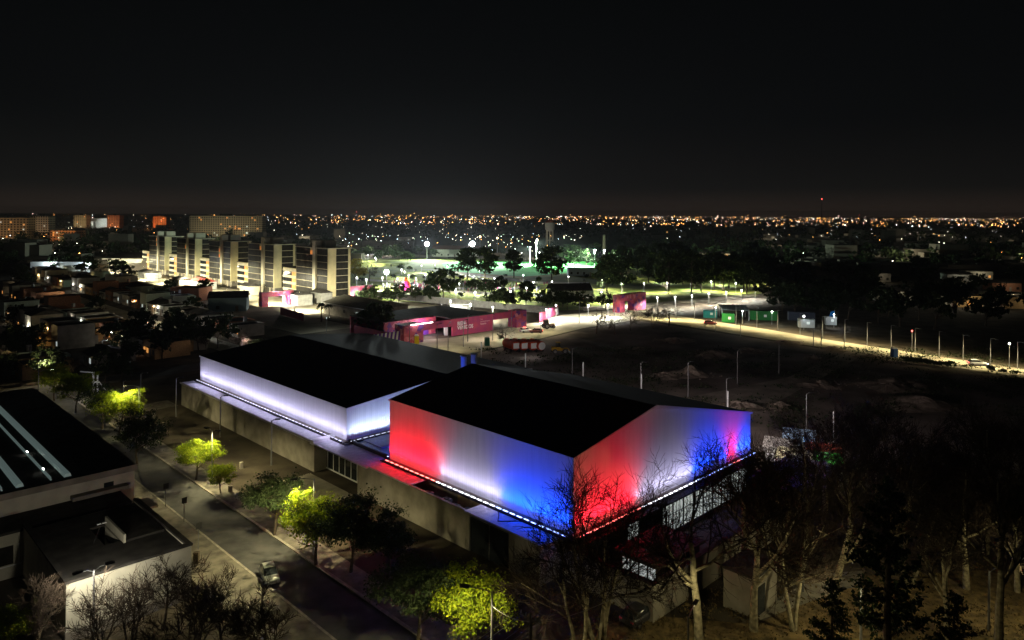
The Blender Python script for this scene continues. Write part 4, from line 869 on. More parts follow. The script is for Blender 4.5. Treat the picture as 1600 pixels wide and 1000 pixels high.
# ---------------------------------------------------------------- far town: blocks, warehouses
def facade(name, col, pw, ph):
    m, t, b = nodes(name); b.inputs['Roughness'].default_value = 0.85
    tcn = t.nodes.new('ShaderNodeTexCoord'); sp = t.nodes.new('ShaderNodeSeparateXYZ'); t.links.new(tcn.outputs['Object'], sp.inputs[0])
    def win(o, per, lo):
        a = t.nodes.new('ShaderNodeMath'); a.operation = 'PINGPONG'; a.inputs[1].default_value = per / 2; t.links.new(o, a.inputs[0])
        c = t.nodes.new('ShaderNodeMath'); c.operation = 'GREATER_THAN'; c.inputs[1].default_value = per / 2 * lo; t.links.new(a.outputs[0], c.inputs[0]); return c.outputs[0]
    sx = t.nodes.new('ShaderNodeMath'); sx.operation = 'ADD'; t.links.new(sp.outputs[0], sx.inputs[0]); t.links.new(sp.outputs[1], sx.inputs[1])
    mu = t.nodes.new('ShaderNodeMath'); mu.operation = 'MULTIPLY'; t.links.new(win(sx.outputs[0], pw, .45), mu.inputs[0]); t.links.new(win(sp.outputs[2], ph, .45), mu.inputs[1])
    mx = t.nodes.new('ShaderNodeMix'); mx.data_type = 'RGBA'; t.links.new(mu.outputs[0], mx.inputs[0]); mx.inputs[6].default_value = (*col, 1); mx.inputs[7].default_value = (.02, .02, .02, 1)
    t.links.new(mx.outputs[2], b.inputs['Base Color']); return m
fac1 = facade('block_facade_ochre', (.45, .33, .2), 4, 3); fac2 = facade('block_facade_grey', (.42, .36, .26), 3.2, 3); fac3 = facade('block_facade_red', (.5, .2, .09), 3.6, 3)
def block(u, v, wpx, vtop, dep, m, label, lc=None, power=0, seed=1):
    p = G(u, v); k = p.y / F; L_ = wpx * k; H_ = hz(vtop, u, p.y); t = thing('tower_block', label, 'tower block', p, 0, 'far housing blocks')
    part('wall', m, lambda b: b.box(0, L_, 0, dep, 0, H_), t); part('roof', M['tar'], lambda b: (b.box(-.4, L_ + .4, -.4, dep + .4, H_ + .01, H_ + .5), b.box(L_ * .4, L_ * .55, 3, 8, H_ + .501, H_ + 3)), t)
    rnd = random.Random(seed)
    for i in range(max(4, int(wpx / 6))):
        x, z = rnd.uniform(1, L_ - 3), 3 * rnd.randint(1, max(1, int(H_ / 3) - 1)) + .6
        part('window', M[rnd.choice(['lit_warm', 'lit_white', 'lit_warm'])], lambda b: b.box(x, x + 2.0, -.12, -.01, z, z + 1.7), t)
    if lc: 
        for q in (0.2, 0.5, .8): light('POINT', power, lc, (L_ * q, -22, 9), t, 1)
    return t
block(-40, 375, 84, 340, 14, fac1, 'left ochre slab block with small lit windows at the left edge', (1, .6, .3), 2200, 1)
block(48, 372, 28, 338, 14, fac2, 'narrow slab block right of the left ochre slab', (1, .65, .4), 2000, 2)
block(115, 357, 20, 336, 16, fac1, 'pale yellowish tower block beside the bright far shop building', (1, .85, .5), 4000, 3)
block(167, 357, 20, 336.5, 16, fac3, 'reddish tower block right of the bright far shop building', (1, .6, .35), 4200, 4)
block(239, 358, 21, 338, 18, fac3, 'small glowing orange tower block above the farthest apartment tower', (1, .42, .14), 10000, 5)
block(296, 372, 114, 337, 14, fac2, 'very long grey slab block behind the apartment towers', (1, .85, .5), 4500, 6)
block(78, 377, 40, 360, 20, fac3, 'low orange-lit block behind the workshop', (1, .65, .25), 3500, 7)
block(135, 356, 32, 341, 20, M['white_paint'], 'bright white far shop building between two tower blocks', (.9, 1, .9), 9000, 8)
for l, u, v in (('the left ochre slab', 0, 375), ('the roadside workshop', 95, 430), ('the long grey slab', 350, 372)): mark(l, G(u, v))
ws = box_house('workshop', 'wide roadside workshop with a white fascia and bright open bays', G(52, 431), R(2), 33, 16, 5, 'concrete', 1, roofm='tar')
part('fascia', M['white_paint'], lambda b: b.box(-.2, 33.2, -2.4, -2.2, 4.6, 8.0), ws); part('canopy', M['metal'], lambda b: b.box(-.2, 33.2, -2.19, 0, 7.6, 7.9), ws)
for i in range(6): part('bay_opening', M[('glass2', 'lit_blue', 'lit_white', 'glass2', 'lit_white', 'lit_white')[i]], lambda b: b.box(1 + i * 5.3, 4.6 + i * 5.3, -.08, -.004, .2, 3.6), ws)
for x in (11, 31): light('POINT', 2600, (.8, .95, 1), (x, -5, 7), ws, .2); part('lamp', M['lamp_cool'], lambda b: b.box(x - .3, x + .3, -2.7, -2.41, 7.0, 7.5), ws)
wh = box_house('warehouse', 'long dark roofed warehouse with a lamp-lit pale side wall', G(160, 421), R(-7), 30, 34, 7, 'cream', 1, roofm='tar', pitched=3, cat='warehouse'); wh['label'] = 'dark roofed warehouse with a lamp-lit pale front left of the towers'
light('POINT', 3500, (1, .95, .7), (8, -8, 6), wh, .2); light('POINT', 3500, (1, .95, .6), (24, -8, 6), wh, .2)
# ---------------------------------------------------------------- low houses on the left
rd = random.Random(77); hl = []
WM = {'white': 'dull_white', 'cream': 'cream', 'grey': 'concrete', 'ochre': mat('ochre_render', (.42, .27, .12), .9, var=.2), 'brick': mat('brick_render', (.26, .12, .07), .95, var=.3), 'green': mat('pale_green_render', (.4, .48, .4), .9, var=.15)}
def onscreen(p, m=40):
    u = PX + p.x / p.y * F; v = PY + 36 * F / p.y
    return (-m < u < 1640 and v < 1020), u, v
for bi, b_ in enumerate((-62, -48, -34, -20, -6, 8, 36, 50)):
    a_ = 136 + rd.uniform(0, 5)
    while a_ < 420:
        L_ = rd.uniform(6, 10.5); D_ = rd.uniform(7, 10)
        p = W(b_, a_ + L_); ok, u, v = onscreen(p, 10)
        if ok and u < 560 and not (b_ > 30 and a_ < 150) and not (b_ > 45 and a_ < 245) and rd.random() < .84 and p.y < 430:
            c = rd.choice(['white', 'cream', 'grey', 'grey', 'ochre', 'brick', 'green']); st = rd.random(); two = rd.random() < .25
            lit = [i for i in range(4) if rd.random() < .10]
            ph = ('two-storey ' if two else 'low ') + c + ' house with ' + ('a pitched roof' if st < .3 else 'a flat roof')
            t = box_house('house', '', p, TH - R(90), L_, D_, 5.8 if two else rd.uniform(2.7, 3.4), WM[c], 4, pitched=1.5 if st < .3 else 0, group='low houses on the left', litset=lit, lit=rd.choice(['lit_warm', 'lit_white']))
            e_ = rd.uniform(.35, .6) * L_; h2 = rd.uniform(2.2, 2.8); part('rear_room', M[WM[c]] if isinstance(WM[c], str) else WM[c], lambda b: b.box(.1, e_, D_ + .002, D_ + rd.uniform(1.5, 3), 0, h2), t)
            if rd.random() < .5: q_ = L_ * rd.uniform(.55, .8); part('porch_roof', M['tar'], lambda b: b.box(q_ - 1.6, q_ + 1.6, -1.8, -.07, 2.3, 2.42), t)
            if rd.random() < .45: part('water_tank', M['metal'], lambda b: b.tube([(2, 4, 3.9 + 2.2 * two), (2, 4, 5.2 + 2.2 * two)], .55, 10), t)
            if rd.random() < .34 and p.y > 190:
                x_ = rd.uniform(1, L_ - 1); k_ = rd.choice(['lamp_white', 'lamp_white', 'lamp_warm']); part('porch_lamp', M[k_], lambda b: b.ball((x_, -.2, 2.6), .16), t)
                light('POINT', rd.choice((90, 200, 420)), (1, .95, .8) if k_ == 'lamp_white' else (1, .6, .25), (x_, -.7, 2.6), t, .1)
            hl.append((t, ph))
        a_ += L_ + rd.uniform(.4, 4)
label_by_marks(hl)
# right-hand dim houses
hr = []
for u, v, L_, c, li in ((1370, 470, 17, 'cream', (0,)), (1395, 468, 14, 'grey', ()), (1460, 478, 15, 'cream', ()), (1495, 480, 12, 'ochre', (1,)), (1515, 480, 18, 'cream', (3,)), (1545, 475, 14, 'grey', ()), (1570, 482, 20, 'ochre', ()), (1480, 440, 13, 'white', (2,)), (1510, 436, 14, 'cream', (0, 3)), (1430, 428, 16, 'grey', (1,)), (1585, 430, 14, 'white', (0,)), (1350, 440, 14, 'grey', (2,)), (1390, 424, 14, 'cream', ()), (1550, 455, 13, 'brick', ())):
    t = box_house('house', '', G(u, v), R(rd.uniform(-16, -4)), L_, 9, 4, WM[c], 4, pitched=1.3 if L_ % 2 else 0, group='dim houses on the right', litset=li)
    hr.append((t, 'dim low %s house far right' % c)); light('POINT', 420, (1, .9, .65), (L_ * .5, -5, 4.5), t, .1)
mark('the far right houses', G(1530, 470)); label_by_marks(hr)
lh = box_house('house', 'pale house with an open lit veranda and parked car before it', G(272, 536), TH - R(115), 13, 9, 3.6, 'cream', 4, pitched=1.4, litset=(0, 3), lit='lit_white')
oh = box_house('house', 'low house with a glowing orange veranda among the dark roofs', G(48, 541), R(10), 15, 9, 3.2, WM['ochre'], 4, litset=(0, 1, 3), lit='lit_warm')
th_ = box_house('house', 'blue-grey gabled house before the lit street', G(325, 488), R(15), 13, 10, 5, mat('blue_render', (.22, .3, .32), .9), 2, pitched=2)
bk = box_house('house', 'plain brick house with blank side wall near the middle tower', G(266, 470), R(-12), 13, 9, 5, WM['brick'], 1)
label_by_marks(tl)
# ---------------------------------------------------------------- lamps
def park_lamp_proto():
    t = thing('park_lamp', '', 'street lamp', (0, 0, -400), 0, 'small lamps of the park')
    MB().tube([(0, 0, 0), (0, 0, 4.3)], [.09, .06], 6).build('pole', M['post'], t)
    MB().tube([(0, 0, 4.35), (0, 0, 4.6), (0, 0, 4.85)], [.14, .27, .2], 8).build('lantern', M['lamp_white'], t)
    MB().tube([(0, 0, 4.86), (0, 0, 4.96)], [.34, .15], 8).build('cap', M['dark_metal'], t)
    return t
PL = park_lamp_proto(); pl = []
PLX2 = [(630, 455), (690, 465), (885, 462), (820, 495), (1000, 460), (790, 455), (910, 405), (930, 418), (955, 440), (1060, 437), (1035, 380), (1195, 385), (1120, 375), (1400, 500), (1370, 545), (1215, 600), (1340, 620), (1480, 640), (1525, 555), (1590, 540), (750, 340), (700, 315), (655, 298), (745, 330), (590, 310), (1490, 460), (1400, 415), (1270, 490), (1165, 470), (860, 520), (1250, 530), (1550, 480), (1330, 405)]
PLX3 = [(172, 298), (275, 628), (215, 655), (478, 628), (480, 495), (353, 450), (135, 482), (685, 490), (825, 490), (970, 487), (1115, 475), (1245, 480), (1430, 410), (1300, 445), (1400, 490), (1435, 535), (1338, 545), (1230, 555), (1125, 568), (1020, 577), (908, 580), (728, 565), (600, 625), (700, 408), (565, 470), (1520, 525), (1590, 450), (560, 545), (70, 440), (250, 480), (90, 520), (940, 430), (60, 300), (20, 275), (380, 330)]
heads = [(400 + x / 4, 320 + y / 4) for x, y in PLX2] + [(800 + x / 4, 320 + y / 4) for x, y in PLX3]
first = True; rl = random.Random(3)
LCOL = [(1.0, .97, .86), (.93, 1.0, .93), (1.0, .95, .75)]
for i, (u, v) in enumerate(heads):
    p = G(u, v, 4.6); p.z = 0
    o = PL if first else dup(PL, p, rl.uniform(0, 6)); o.location = p; first = False
    light('SPOT', 22000 if p.y < 420 else 34000, LCOL[i % 3], (p.x, p.y, 4.3), None, .2, (p.x, p.y, 0), 164, .35)
    pl.append((o, 'white park lamp on a thin post'))
label_by_marks(pl)
def flood(u, vh, vb, power, col, label, m='lamp_cool', heads=7, size=.9, aim=None):
    p = G(u, vb); z = hz(vh, u, p.y); t = thing('floodlight_mast', label, 'floodlight', p, 0, 'tall floodlight masts')
    MB().tube([(0, 0, 0), (0, 0, z)], [.28, .16], 8).build('mast', M['post'], t)
    b = MB(); b.mat(0).box(-size * .6, size * .6, .0, .25, z - size * .6, z + size * .6)
    hd = b.build('head_frame', M['dark_metal'], t)
    for i in range(heads):
        a = size * .6 * math.cos(i * 6.283 / max(1, heads - 1)) * (i > 0); c = size * .6 * math.sin(i * 6.283 / max(1, heads - 1)) * (i > 0)
        MB().ball((a, -.3, z + c), size * .42, .25, size * .42, 12, 8).build('lamp', M[m], hd)
    light('SPOT', power, col, (0, -.8, z), t, .6, aim or (0, -45, 0), 132 if aim else 150, .5)
    return t
flood(604, 425, 452, 200000, (.88, 1, .95), 'brilliant white floodlight mast right of the apartment towers', size=1.2)
flood(667, 381, 405, 380000, (.88, .98, 1), 'left of two brilliant white floodlights at the far side of the field', size=1.8)
flood(738, 381, 408, 380000, (.88, .98, 1), 'right of two brilliant white floodlights at the far side of the field', size=2.0)
flood(750, 370, 398, 9000, (1, .75, .45), 'taller of two warm orange masts behind the pines', 'lamp_warm', 7, .8)
flood(777, 372, 395, 9000, (1, .7, .4), 'shorter of two warm orange masts behind the pines', 'lamp_warm', 7, .7)
flood(929, 391, 417, 800000, (.75, 1, .8), 'pale mast at the right end of the floodlit field', 'lamp_cool', 2, .8, (-20, 4, 0))
flood(944, 391, 421, 240000, (.8, .9, 1), 'bluish mast in front of the slim chimney', 'lamp_cool', 2, .7, (-18, 2, 0))
flood(838, 376, 415, 1100000, (.75, 1, .75), 'slim mast left of the water tower beside the field', 'lamp_cool', 2, .5, (16, 7, 0))
flood(828, 386, 414, 800000, (.75, 1, .75), 'short slim mast at the left corner of the field beside the slimmer one', 'lamp_white', 2, .6, (-16, -3, 0))
def cobra(p, h_, rot, label, power, col, lit='lamp_yellow', arms=1, arm=1.8, group=None, cat='street lamp', down=None, low=.09):
    t = thing('street_lamp', label, cat, p, rot, group)
    MB().tube([(0, 0, 0), (0, 0, h_ - .5), (0, 0, h_)], [.11, .075, .06], 8).build('pole', M['metal'], t)
    for s in ([1], [1, -1])[arms - 1]:
        MB().tube([(0, 0, h_ - .15), (s * arm * .5, 0, h_ + .12), (s * arm, 0, h_ + .15)], .045, 6).build('arm', M['metal'], t)
        b = MB(); b.box(s * arm - .1 if s > 0 else -arm - .62, s * arm + .62 if s > 0 else -arm + .1, -.15, .15, h_ + .1, h_ + .24)
        hd = b.build('head', M['dark_metal'], t)
        if lit:
            x = s * (arm + .28); MB().box(x - .26, x + .26, -.12, .12, h_ + low, h_ + .099).build('lens', M[lit], hd)
            if down: light('SPOT', power / arms, col, (x, 0, h_ - .05), t, .12, (x + s * down[1], 0, 0), down[0], .6, (1, 0, 0), down[2] if len(down) > 2 else 1.0)
            if not down: light('POINT', power / arms, col, (x, 0, h_ - .12), t, .12)
    return t
YL = (1.0, .88, .46)
cobra(at(768, 1100), 8.3, R(170), 'tall lamp pole at the bottom edge with its head in the bright leaves', 4800, YL, down=(165, 0))
cobra(at(490, 868), 8.1, R(200), 'street lamp hidden in the glowing kerbside tree', 8000, YL, down=(165, 0))
cobra(at(331, 752), 6.8, R(150), 'twin-headed street lamp beside the glowing roadside tree', 8000, YL, arms=2, arm=.9, down=(160, 0))
cobra(at(217, 682), 8.1, R(190), 'street lamp inside the tree beside the black-roofed hall', 8500, YL, down=(165, 0))
cobra(at(60, 640), 7.0, R(30), 'street lamp behind the far end of the black-roofed hall', 900, YL, down=(150, 0))
cobra(at(146, 1018), 6.7, TH, 'twin-armed lamp lighting the cream end wall', 1700, (1, .93, .74), arms=2, arm=.9)
rfl = thing('roof_lamp', 'small twin lamp on a slanting arm above the cream building roof edge', 'lamp', at(146, 935) + Vector((0, 0, 5.15)), TH)
MB().tube([(0, 0, 0), (.9, .9, 1.3)], .03, 6).build('arm', M['dark_metal'], rfl); MB().box(.5, .85, .8, 1.0, 1.25, 1.33).box(.95, 1.3, .8, 1.0, 1.25, 1.33).build('heads', M['trim'], rfl)
cobra(at(1075, 1065), 5.0, R(60), 'street lamp among the pale trunks at the bottom centre', 520, YL, low=.099)
cobra(at(1345, 1010), 5.0, R(200), 'street lamp behind the big conifer', 800, YL)
cobra(at(1545, 985), 5.2, R(20), 'street lamp between the dark trunks at the right edge', 600, YL)
cobra(at(1255, 925), 5.0, R(20), 'low street lamp beside the pale path', 330, YL)
# unlit slim posts on the plaza and the dirt lot
def slim(u, v, vt, label, arm=.6):
    p = at(u, v); return cobra(p, hz(vt, u, p.y), R(10), label, 0, YL, None, 1, arm, 'slim unlit lamp posts')
for u, v, vt, l in ((275, 651, 591, 'slim unlit lamp post left of the white-lit hall'), (344, 683, 620, 'slim unlit lamp post on the plaza before the left part of the annex'), (424, 727, 657, 'slim unlit lamp post on the plaza before the violet annex roof'),
                    (220, 618, 584, 'slim unlit lamp post right of the white play frame'), (193, 626, 596, 'short slim unlit lamp post right of the white play frame'),
                    (894, 592, 545, 'slim unlit post behind the black roof, below the yellow loader'), (1001, 622, 567, 'slim unlit post with twin arms behind the black roof'), (1075, 620, 566, 'slim unlit post before the largest earth mound'),
                    (1152, 600, 548, 'slim unlit post on the dirt lot by the track'), (1135, 650, 592, 'slim unlit post with an arm behind the gable'), (1260, 675, 615, 'slim unlit post alone on the dark lot'), (1217, 585, 535, 'slim unlit post beside the dirt track'),
                    (683, 552, 506, 'slim unlit post on the lit road before the violet doors'), (724, 542, 500, 'slim unlit post before the pink lettering'), (731, 534, 492, 'pale slim post in front of the lettering'), (799, 516, 486, 'pale slim post before the right pink pillar'),
                    (1118, 518, 496, 'slim post on the road verge left of the container yard'), (1157, 526, 498, 'slim post on the road verge before the green containers'), (1271, 541, 515, 'left of two slim posts on the verge below the office container'), (1283, 541, 514, 'right of two slim posts on the verge below the office container'), (1319, 546, 520, 'slim post on the verge below the blue tarpaulin')):
    slim(u, v, vt, l)
for i, (u, v, vt, l) in enumerate(((821, 580, 552, 'short white post behind the black roof, nearest the red tanks'), (911, 592, 566, 'short white post behind the middle of the black roof'), (1002, 612, 584, 'short white post below the twin-armed slim post'), (1137, 642, 611, 'short white post beside the slim post behind the gable'), (752, 562, 534, 'short white post beside the two roof ducts'), (1302, 697, 643, 'tall white post alone on the dark lot right of the halls'))):
    p = at(u, v); h_ = hz(vt, u, p.y); t = thing('white_post', l, 'post', p, 0, 'white posts on the dirt lot')
    MB().tube([(0, 0, 0), (0, 0, h_)], .13 if i < 5 else .1, 8).build('post', M['white_paint'], t); MB().box(-.25, .25, -.25, .25, 0, .12).build('foot', M['concrete'], t)
    light('POINT', 9, (.9, .95, 1), (.3, -1.2, h_ * .8), t, .1)
# lit posts of the right-hand road and the roads in the middle distance
RL = [(u, v) for u, v in ((1028, 497), (1085, 500), (1150, 508), (1215, 517), (1285, 529), (1355, 540), (1430, 551), (1505, 564), (1590, 577))]
RL = [q for i in range(len(RL)) for q in ([RL[i]] + ([((RL[i][0] + RL[i + 1][0]) / 2, (RL[i][1] + RL[i + 1][1]) / 2)] if i < 8 else []))]  # lamps added halfway between, so the light runs on along the road
for i, (u, v) in enumerate(RL):
    t = cobra(at(u, v), 6.5, R(-95), '', (8000 if i < 10 else 6500), (1, .84, .46), 'lamp_yellow', 1, 2.6, 'lamps along the right-hand road', down=(164, -1.0, .30)); t['label'] = ORD[i].strip().capitalize() + (' ' if i else 'First ') + 'street lamp of the right-hand road counted from the red gate'
for u, v, l in ((1425, 548, 'reddish-topped post beyond the right-hand road'), (1577, 575, 'bluish-topped post at the far right beyond the road')):
    p = at(u, v); t = thing('street_lamp', l, 'street lamp', p); h_ = hz(518 if u < 1500 else 538, u, p.y)
    MB().tube([(0, 0, 0), (0, 0, h_)], .08, 6).build('pole', M['metal'], t); MB().ball((0, 0, h_ + .15), .22).build('lamp', M['lamp_red'] if u < 1500 else M['lamp_white'], t)
for i, (u, v, pw) in enumerate(((700, 548, 1000), (770, 532, 2000), (845, 521, 2600), (905, 505, 1500), (960, 493, 1500), (640, 548, 500))):
    t = cobra(at(u, v), 7.0, R(80), '', pw * 1.8, (1, .89, .56), 'lamp_yellow', 1, 1.8, 'lamps along the middle road', down=(150, 0))
    t['label'] = 'street lamp on the lit road, ' + ('nearest the pink pillar', 'before the welcome lettering', 'beside the red tanks', 'before the short red hoarding', 'left of the red gate', 'just behind the white-lit roof')[i]
for i, a_ in enumerate((195, 222, 250, 278, 306, 334, 362, 392, 425, 460)):
    t = cobra(W(74, a_), 7.0, TH, '', 38000, (1, .93, .64), 'lamp_yellow', 1, 1.8, 'lamps along the street of the towers', down=(166, 6))
    t['label'] = (ORD[i].strip() or 'first') + ' street lamp along the towers, counted from the left pink arch'
for i, (u, v, pw) in enumerate(((560, 480, 1800), (620, 486, 1800), (690, 488, 1500), (740, 490, 1200))):
    t = cobra(at(u, v), 6.0, R(80), '', pw * 3, (1, .95, .75), 'lamp_white', 1, 1.2, 'lamps on the plaza behind the shed'); t['label'] = 'plaza lamp behind the ribbed shed, ' + ('leftmost', 'second from left', 'third from left', 'rightmost')[i]
# lamps in the streets of the low houses
for i, (u, v, pw, c, l) in enumerate(((300, 528, 900, (.9, .95, 1), 'street lamp before the pale veranda house'), (225, 505, 900, (1, .9, .6), 'street lamp in the lit yard among the dark roofs'), (95, 484, 700, (1, .9, .6), 'street lamp among the dark roofs below the workshop'), (68, 540, 500, (1, .5, .15), 'orange lamp at the glowing veranda'), (12, 548, 500, (1, .75, .35), 'warm lamp at the left edge among the houses'),
                               (155, 462, 500, (1, .95, .7), 'lamp on the lit garden wall left of the houses'), (52, 462, 400, (1, .8, .5), 'dim lamp between houses at the left'), (378, 560, 500, (1, .75, .7), 'lamp behind the pinkish bare tree'), (160, 562, 60, (.7, .75, 1), 'tiny bluish lamp on a dark house'), (268, 475, 60, (.6, .65, 1), 'tiny violet lamp below the brick house'), (510, 520, 300, (.9, 1, 1), 'white lamp on the yard roofs above the white-lit hall'), (240, 512, 500, (1, .9, .65), 'lamp by the corner of the lit street'), (60, 600, 700, (1, .85, .5), 'lamp behind the black-roofed hall'), (350, 470, 500, (.9, .95, 1), 'lamp behind the blue-grey gabled house'))):
    cobra(at(u, v), 4.6, R(40), l, pw * 1.8, c, 'lamp_white', 1, .7, 'lamps among the low houses')
# ---------------------------------------------------------------- vehicles
def wheel(x, y, r, t, w_=.2):
    o = MB().tube([(x, y - w_ / 2, r), (x, y + w_ / 2, r)], r, 14).build('wheel', M['dark_metal'], t)
    MB().tube([(x, y - w_ / 2 - .015, r), (x, y + w_ / 2 + .015, r)], r * .6, 10).build('rim', M['metal'], o)
def car(name, label, p, rot, col, lights=0, detail=True, group=None, beacon=False):
    t = thing(name, label, 'car', p, rot, group); pm = mat('car_paint', col, .3, spec=.6)
    def loft(secs, close=True):
        b = MB(); n = len(secs[0])
        for q in secs: b.v += q
        for i in range(len(secs) - 1):
            for j in range(n - 1): b.f.append((i * n + j, i * n + j + 1, (i + 1) * n + j + 1, (i + 1) * n + j)); b.m.append(0)
        b.f.append(tuple(range(n))[::-1]); b.m.append(0); b.f.append(tuple((len(secs) - 1) * n + j for j in range(n))); b.m.append(0)
        return b
    S = []
    for x, w_, zb, zm, zt in ((-2.06, .70, .42, .60, .80), (-2.0, .80, .30, .62, .93), (-1.3, .84, .24, .66, .96), (-.4, .85, .22, .66, .94), (.7, .85, .22, .66, .92), (1.4, .83, .24, .62, .84), (1.9, .78, .30, .56, .74), (2.05, .66, .38, .52, .64)):
        S.append([(x, w_ * .9, zb), (x, w_, zm * .75), (x, w_, zm), (x, w_ * .95, zt - .06), (x, w_ * .82, zt), (x, -w_ * .82, zt), (x, -w_ * .95, zt - .06), (x, -w_, zm), (x, -w_, zm * .75), (x, -w_ * .9, zb)])
    bd = loft(S).build('body', pm, t, smooth=True)
    S = []
    for x, w_, z in ((-1.95, .72, .93), (-1.35, .62, 1.36), (-1.05, .60, 1.42), (-.2, .60, 1.44), (.15, .60, 1.40), (.98, .74, .92)):
        S.append([(x, .76 if z > 1 else w_, .92), (x, w_ + (.10 if z > 1 else 0), (z + .92) / 2), (x, w_, z - .02), (x, w_ * .8, z), (x, -w_ * .8, z), (x, -w_, z - .02), (x, -w_ - (.10 if z > 1 else 0), (z + .92) / 2), (x, -.76 if z > 1 else -w_, .92)])
    cbm = loft(S); nq = 7
    cbm.m = [(0 if (1 <= k // nq <= 3 and 2 <= k % nq <= 4) else 1) for k in range(nq * 5)] + [0, 0]
    cbm.build('cabin', [pm, M['glass']], t, smooth=True)
    for y in (-.86, .86): MB().box(.45, .62, y - .09, y + .09, .92, 1.04).build('mirror', pm, t)
    MB().box(2.03, 2.085, -.26, .26, .42, .53).build('number_plate', M['trim'], t)
    if detail:
        for x in (-1.3, 1.3):
            for y in (-.78, .78): wheel(x, y, .31, t)
    for y in (-.6, .6):
        MB().box(1.93, 2.05, y - .15, y + .15, .56, .68).build('headlight', M['lamp_white'] if lights & 1 else M['trim'], t)
        MB().box(-2.08, -2.02, y - .16, y + .16, .66, .82).build('tail_light', M['lamp_red'] if lights & 2 else M['pink_plain'], t)
    if beacon: MB().box(-.6, -.3, -.5, .5, 1.45, 1.58).build('beacon_bar', M['lamp_red'], t)
    return t
d1 = math.atan2(.711, -.703)
car('parked_car', 'silver hatchback standing alone on the dark road', at(421, 905), d1 + math.pi - .28, (.2, .21, .19)); bpy.data.objects['parked_car'].scale = (.88, .88, .88)
car('patrol_car', 'white car with red roof lights on the lit road', at(822, 519), R(25), (.75, .75, .72), 1, True, None, True)
car('parked_car', 'dark red car right behind the white car with roof lights', at(837, 520), R(190), (.12, .02, .02), 2)
car('parked_car', 'pale car with bright lights on the right-hand road', at(1527, 571), R(-13), (.5, .5, .5), 3)
car('parked_car', 'white car parked before the pale veranda house', at(297, 524), R(-10), (.75, .75, .78), 1)
car('parked_car', 'pale blue car parked on the lit house street corner', at(281, 526), R(30), (.4, .5, .6), 1)
car('parked_car', 'white car half hidden behind trunks at the right edge', at(1592, 872), R(60), (.6, .62, .65))
car('parked_car', 'dark red car on the road below the container yard', at(1110, 507), R(-10), (.2, .03, .03), 2)
car('parked_car', 'red car among the tents in the park', at(907, 469), R(-8), (.45, .06, .06), 3)
car('parked_car', 'dark car before the courtyard wall among the bare trees', at(1000, 968), R(45), (.03, .03, .035))
car('parked_car', 'white car at the left edge of the workshop yard', at(98, 430), R(10), (.7, .72, .75), 1)
cp = []; base = None; rc = random.Random(9)
for i in range(30):
    u = 548 + i * 2.65; p = at(u, 398.5 + rc.uniform(-.8, .8))
    if base is None: base = car('parked_car', '', p, R(90), (.4, .4, .42), 1, False, 'cars parked beyond the park'); o = base
    else: o = dup(base, p, R(90) + rc.uniform(-.2, .2))
    o['label'] = 'small car in the parked row beyond the park, same as its neighbours'; o['group'] = 'cars parked beyond the park'
for u in (560, 585, 610): light('POINT', 9000, (1, .98, .92), tuple(at(u, 400) + Vector((0, -4, 9))), None, .4)
# tractor
tr_ = thing('tractor', 'dusty tractor with big rear wheels by the short red hoarding', 'tractor', at(856, 513), R(25))
MB().box(0, 2.2, -.4, .4, .8, 1.5).build('bonnet', mat('tractor_paint', (.3, .2, .14), .6, var=.3), tr_)
MB().prism([(-1.4, .8), (0, .8), (-.1, 2.6), (-1.3, 2.6)], 'y', -.7, .7).build('cab', M['glass'], tr_); MB().box(-1.5, .1, -.8, .8, 2.61, 2.72).build('cab_roof', M['bark'], tr_)
for y in (-.95, .95): wheel(-.8, y, .85, tr_, .45); wheel(1.7, y * .8, .5, tr_, .3)
# red tank trailers and loader on the dirt lot
red = mat('tank_red', (.42, .05, .02), .55, var=.25, scale=.8)
for i, u in enumerate((806, 819, 833.5, 846)):
    t = thing('tank_trailer', ('leftmost of the four red tank trailers on the dirt lot', 'second of the four red tank trailers from the left', 'third of the four red tank trailers from the left', 'rightmost of the four red tank trailers, showing a round white end')[i], 'trailer', at(u, 551), R(28), 'red tank trailers')
    MB().tube([(0, -.2, 1.75), (0, 0, 1.75), (0, 5.4, 1.75), (0, 5.6, 1.75)], [.95, 1.2, 1.2, .95], 16).build('tank', red, t)
    b = MB()
    if i < 3: b.box(-.85, .85, -.3, -.21, 1.1, 2.5)
    else: b.tube([(0, -.3, 1.75), (0, -.21, 1.75)], 1.0, 18)
    b.build('end_plate', M['white_paint'], t)
    MB().box(-.8, .8, 0, 5.4, .5, .62).build('chassis', M['dark_metal'], t)
    for y in (1, 4.4):
        for x in (-.95, .95):
            w_ = MB().tube([(x - .12, y, .45), (x + .12, y, .45)], .45, 12).build('wheel', M['dark_metal'], t)
    MB().tube([(0, 2.7, 2.9), (0, 2.7, 3.1)], .35, 10).build('hatch', M['dark_metal'], t)
light('POINT', 160, (1, .95, .9), tuple(at(826, 556) + Vector((0, -3, 3.5))), None, .2)  # bare light added to bring out the red tanks, no lamp stands here
ld_ = thing('wheel_loader', 'yellow wheel loader beside the red tank trailers', 'loader', at(876, 552), R(10)); yel = mat('loader_yellow', (.5, .3, .02), .5, var=.2)
MB().box(-2.4, -.2, -.8, .8, .8, 1.7).box(-.2, 1.2, -.45, .45, .7, 1.3).build('body', yel, ld_); MB().prism([(-1.2, 1.7), (-.1, 1.7), (-.3, 2.8), (-1.1, 2.8)], 'y', -.6, .6).build('cab', M['glass'], ld_)
